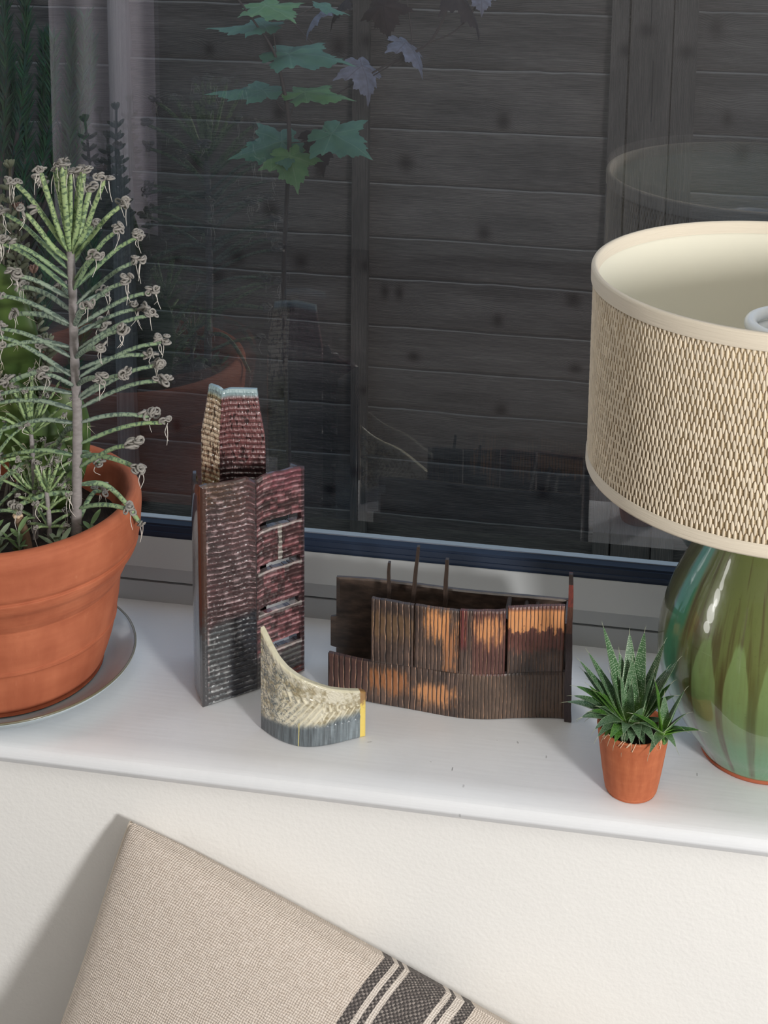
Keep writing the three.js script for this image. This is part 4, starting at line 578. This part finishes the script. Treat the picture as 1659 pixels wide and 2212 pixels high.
// ------------------------------------------------------------ outside: seedling with lobed leaves, dry twig, dark shrub
const lobed = (() => { // palmate outline, tip towards +z, stalk at the origin
  const pts = [[0, -0.06], [0.16, -0.16], [0.34, -0.10], [0.40, -0.02], [0.30, 0.06], [0.52, 0.10], [0.60, 0.18], [0.74, 0.30], [0.56, 0.32], [0.50, 0.40], [0.36, 0.38], [0.32, 0.46], [0.34, 0.60], [0.22, 0.62], [0.18, 0.74], [0.08, 0.78], [0, 1.0]];
  return [...pts, ...pts.slice(1, -1).reverse().map(([x, y]) => [-x, y])];
})();
function lobedLeaf(size, seed, curl) {
  const r = rng(seed), out = []; // serrate the outline
  for (let i = 0; i < lobed.length; i++) { const a = lobed[i], b = lobed[(i + 1) % lobed.length]; for (let k = 0; k < 3; k++) { const q = k / 3, j = k ? 0.020 * (k % 2 ? 1 : -0.6) : 0; const x = mix(a[0], b[0], q), y = mix(a[1], b[1], q), d = Math.hypot(x, y - 0.3) || 1; out.push([x + x / d * j + 0.012 * (r() - 0.5), y + (y - 0.3) / d * j + 0.012 * (r() - 0.5)]); } }
  const rings = 6, P = [], U = [], I = [];
  for (let k = 0; k <= rings; k++) for (let i = 0; i < out.length; i++) { const q = k / rings, x = out[i][0] * q, y = mix(0.12, out[i][1], q), ang = Math.atan2(x, y - 0.12), rr = Math.hypot(x, y - 0.12); P.push(x * size, (0.05 * Math.cos(ang * 5) * rr - curl * rr * rr + 0.03 * ns(x * 5, y * 5, seed)) * size, y * size); U.push(0.5 + x * 0.6, y * 0.8 + 0.15); }
  const n = out.length; for (let k = 0; k < rings; k++) for (let i = 0; i < n; i++) { const a = k * n + i, b = k * n + (i + 1) % n; I.push(a, b, a + n, b, b + n, a + n); }
  const g = new THREE.BufferGeometry(); g.setAttribute('position', new THREE.Float32BufferAttribute(P, 3)); g.setAttribute('uv', new THREE.Float32BufferAttribute(U, 2)); g.setIndex(I); g.computeVertexNormals(); return g;
}
const leafTex = (a, b, vein) => tex(256, 256, (u, v) => { const x = u - 0.5, y = v - 0.25, ang = Math.atan2(x, y), k = Math.abs(Math.sin(ang * 2.5 * 1.28)); let c = mix3(a, b, clamp(0.5 + fbm(u * 8, v * 8, 3, 3))); return mix3(c, vein, step(0.10, 0.02, k * Math.hypot(x, y) * 3) * 0.5); });
const green = std({ map: leafTex([84, 128, 104], [108, 150, 116], [136, 168, 134]), roughness: 0.55, side: THREE.DoubleSide }), lime = std({ map: leafTex([102, 146, 92], [128, 166, 104], [152, 180, 130]), roughness: 0.55, side: THREE.DoubleSide }), dry = std({ map: leafTex([150, 152, 162], [112, 108, 112], [96, 90, 92]), roughness: 0.8, side: THREE.DoubleSide }), dead = std({ map: leafTex([70, 58, 54], [52, 44, 44], [44, 38, 38]), roughness: 0.9, side: THREE.DoubleSide });
const bark = std({ color: '#5d544e', roughness: 0.9 });
{
  const LZ = -0.95, t = thing('seedling', 'young sapling with green lobed leaves growing outside the glass in front of the fence', 'plant', [-0.50, -0.98, LZ]);
  const P = (x, y, z = 0) => V3(x + 0.50, y + 0.98, z);
  mesh('stem', tube([P(-0.50, -0.98), P(-0.485, -0.5), P(-0.50, 0.1), P(-0.492, 0.325), P(-0.501, 0.384), P(-0.514, 0.429), P(-0.544, 0.473), P(-0.580, 0.52)], (q) => 0.0045 - 0.0032 * q, { seg: 60, rad: 6 }), bark, t);
  const put = (x, y, z, size, yaw, pitch, roll, mat, seed, join, curl = 0.12) => { const l = mesh('leaf', lobedLeaf(size, seed, curl), mat, t); const p = P(x, y, z); l.position.copy(p); l.rotation.set(pitch, yaw, roll, 'YXZ'); mesh('leaf_stalk', tube([P(...join), p.clone().lerp(P(...join), 0.5).add(V3(0, -0.006, 0)), p.clone().add(V3(0, -0.001, 0))], 0.0009, { seg: 6, rad: 5 }), bark, t); };
  put(-0.537, 0.490, -0.030, 0.080, 0.9, 0.20, 0.1, lime, 1, [-0.56, 0.48, 0]);
  put(-0.520, 0.462, -0.020, 0.096, -1.45, 0.04, -0.06, green, 2, [-0.505, 0.40, 0]);
  put(-0.510, 0.425, -0.020, 0.116, 1.40, 0.06, 0.10, green, 3, [-0.503, 0.38, 0]);
  put(-0.518, 0.372, -0.010, 0.098, -1.40, 0.03, -0.05, green, 4, [-0.499, 0.345, 0]);
  put(-0.485, 0.370, -0.020, 0.090, 1.40, 0.04, 0.06, lime, 5, [-0.494, 0.33, 0]);
  put(-0.496, 0.300, -0.020, 0.092, -1.05, 0.22, -0.32, green, 6, [-0.494, 0.318, 0]);
  put(-0.442, 0.318, -0.010, 0.086, 1.15, 0.32, 0.30, green, 7, [-0.49, 0.30, 0]);
  put(-0.490, 0.290, 0.010, 0.064, 0.55, 0.75, 0.1, lime, 8, [-0.492, 0.312, 0], 0.3);
  put(-0.458, 0.492, -0.03, 0.05, 1.8, 0.3, 0.1, green, 9, [-0.52, 0.47, 0]);
}
{
  const LZ = -1.16, KZ = 2.2246 / 2.0846, t = thing('dry_twig', 'bare brown twig with curled dead grey leaves outside, right of the green sapling', 'branch', [-0.26, 0.40, LZ]);
  const P = (x, y, z = 0) => V3(x * KZ + 0.26, 0.76 + (y - 0.76) * KZ - 0.40, z);
  mesh('twig', merge([tube([P(-0.27, 0.56), P(-0.285, 0.48), P(-0.31, 0.435), P(-0.37, 0.402), P(-0.45, 0.352)], (q) => 0.0032 - 0.002 * q, { seg: 30, rad: 6 }), tube([P(-0.235, 0.50), P(-0.27, 0.456), P(-0.31, 0.435), P(-0.39, 0.385)], (q) => 0.0018 - 0.0008 * q, { seg: 20, rad: 5 }), tube([P(-0.34, 0.50), P(-0.332, 0.44), P(-0.335, 0.42)], 0.0012, { seg: 8, rad: 5 }), tube([P(-0.545, 0.53), P(-0.52, 0.48), P(-0.475, 0.43)], 0.0013, { seg: 8, rad: 5 })]), bark, t);
  const put = (x, y, size, yaw, pitch, roll, mat, seed, curl) => { const l = mesh('leaf', lobedLeaf(size * KZ, seed, curl), mat, t); l.position.copy(P(x, y, 0.004)); l.rotation.set(pitch, yaw, roll, 'YXZ'); };
  put(-0.460, 0.478, 0.052, -0.6, 0.5, 0.5, dry, 21, 0.5); put(-0.345, 0.442, 0.066, 1.0, 0.55, -0.25, dry, 22, 0.5); put(-0.405, 0.408, 0.062, 0.8, 0.8, -0.1, dry, 23, 0.6); put(-0.275, 0.512, 0.075, 1.25, 0.55, -0.1, dead, 24, 0.7); put(-0.372, 0.494, 0.055, 0.3, 1.0, 0.4, dead, 25, 0.6); put(-0.235, 0.515, 0.04, 0.2, 0.8, 0, dry, 26, 0.4); put(-0.47, 0.30, 0.06, 0.7, 0.9, 0.2, dead, 27, 0.6); put(-0.425, 0.495, 0.05, -0.9, 0.7, 0.3, dead, 28, 0.5);
}
{
  const t = thing('conifer_shrub', 'dark green bushy shrub with upright needle shoots outside, at the upper left', 'shrub', [-0.905, -0.98, -0.98]), r = rng(111), N = 12000;
  const needle = new THREE.ConeGeometry(0.0021, 0.022, 4, 1); needle.translate(0, 0.01, 0);
  const fol = new THREE.InstancedMesh(needle, std({ color: '#ffffff', roughness: 0.7 }), N); fol.name = 'foliage'; fol.userData.kind = 'stuff'; fol.castShadow = fol.receiveShadow = true;
  const list = [], M = new THREE.Matrix4(), q = new THREE.Quaternion(), col = new THREE.Color(); let n = 0; const shoots = [];
  for (let i = 0; i < 44; i++) { const tx = -0.20 + 0.30 * r(), ty = 0.98 + 0.02 + 0.50 * r(), tz = (r() - 0.5) * 0.16, wideAt = ty > 1.4 ? 0.02 : 0.0; const k = Math.min(tx, 0.11 - wideAt - 0.5 * Math.max(0, ty - 1.42)); const pts = [V3(k * 0.35 - 0.03, ty - 0.34, tz * 0.4), V3(k * 0.85, ty - 0.13, tz), V3(k, ty, tz)]; shoots.push(pts); list.push(tube(pts, (v) => 0.004 - 0.003 * v, { seg: 8, rad: 5 })); }
  list.push(tube([V3(0, 0, 0), V3(-0.02, 0.4, 0), V3(-0.03, 0.75, 0)], 0.014, { seg: 10, rad: 8 }), tube([V3(-0.03, 0.72, 0), V3(-0.05, 0.98, 0.02), V3(-0.04, 1.2, 0)], 0.010, { seg: 10, rad: 8 }));
  mesh('branches', merge(list), bark, t);
  while (n < N) { const s = shoots[n % shoots.length], c = new THREE.CatmullRomCurve3(s), v = 0.15 + 0.85 * r(), p = c.getPoint(v), d = c.getTangent(v).normalize(), a = r() * 6.283, e = V3(Math.cos(a), 0.2, Math.sin(a)).multiplyScalar(0.75).add(d).normalize(); q.setFromUnitVectors(V3(0, 1, 0), e); const k = 0.8 + 0.7 * r(); M.compose(p, q, V3(k, k, k)); fol.setMatrixAt(n, M); col.setRGB(0.03 + 0.03 * r(), 0.075 + 0.07 * r(), 0.045 + 0.025 * r()); fol.setColorAt(n, col); n++; }
  t.add(fol);
}
renderer.render(scene, camera);
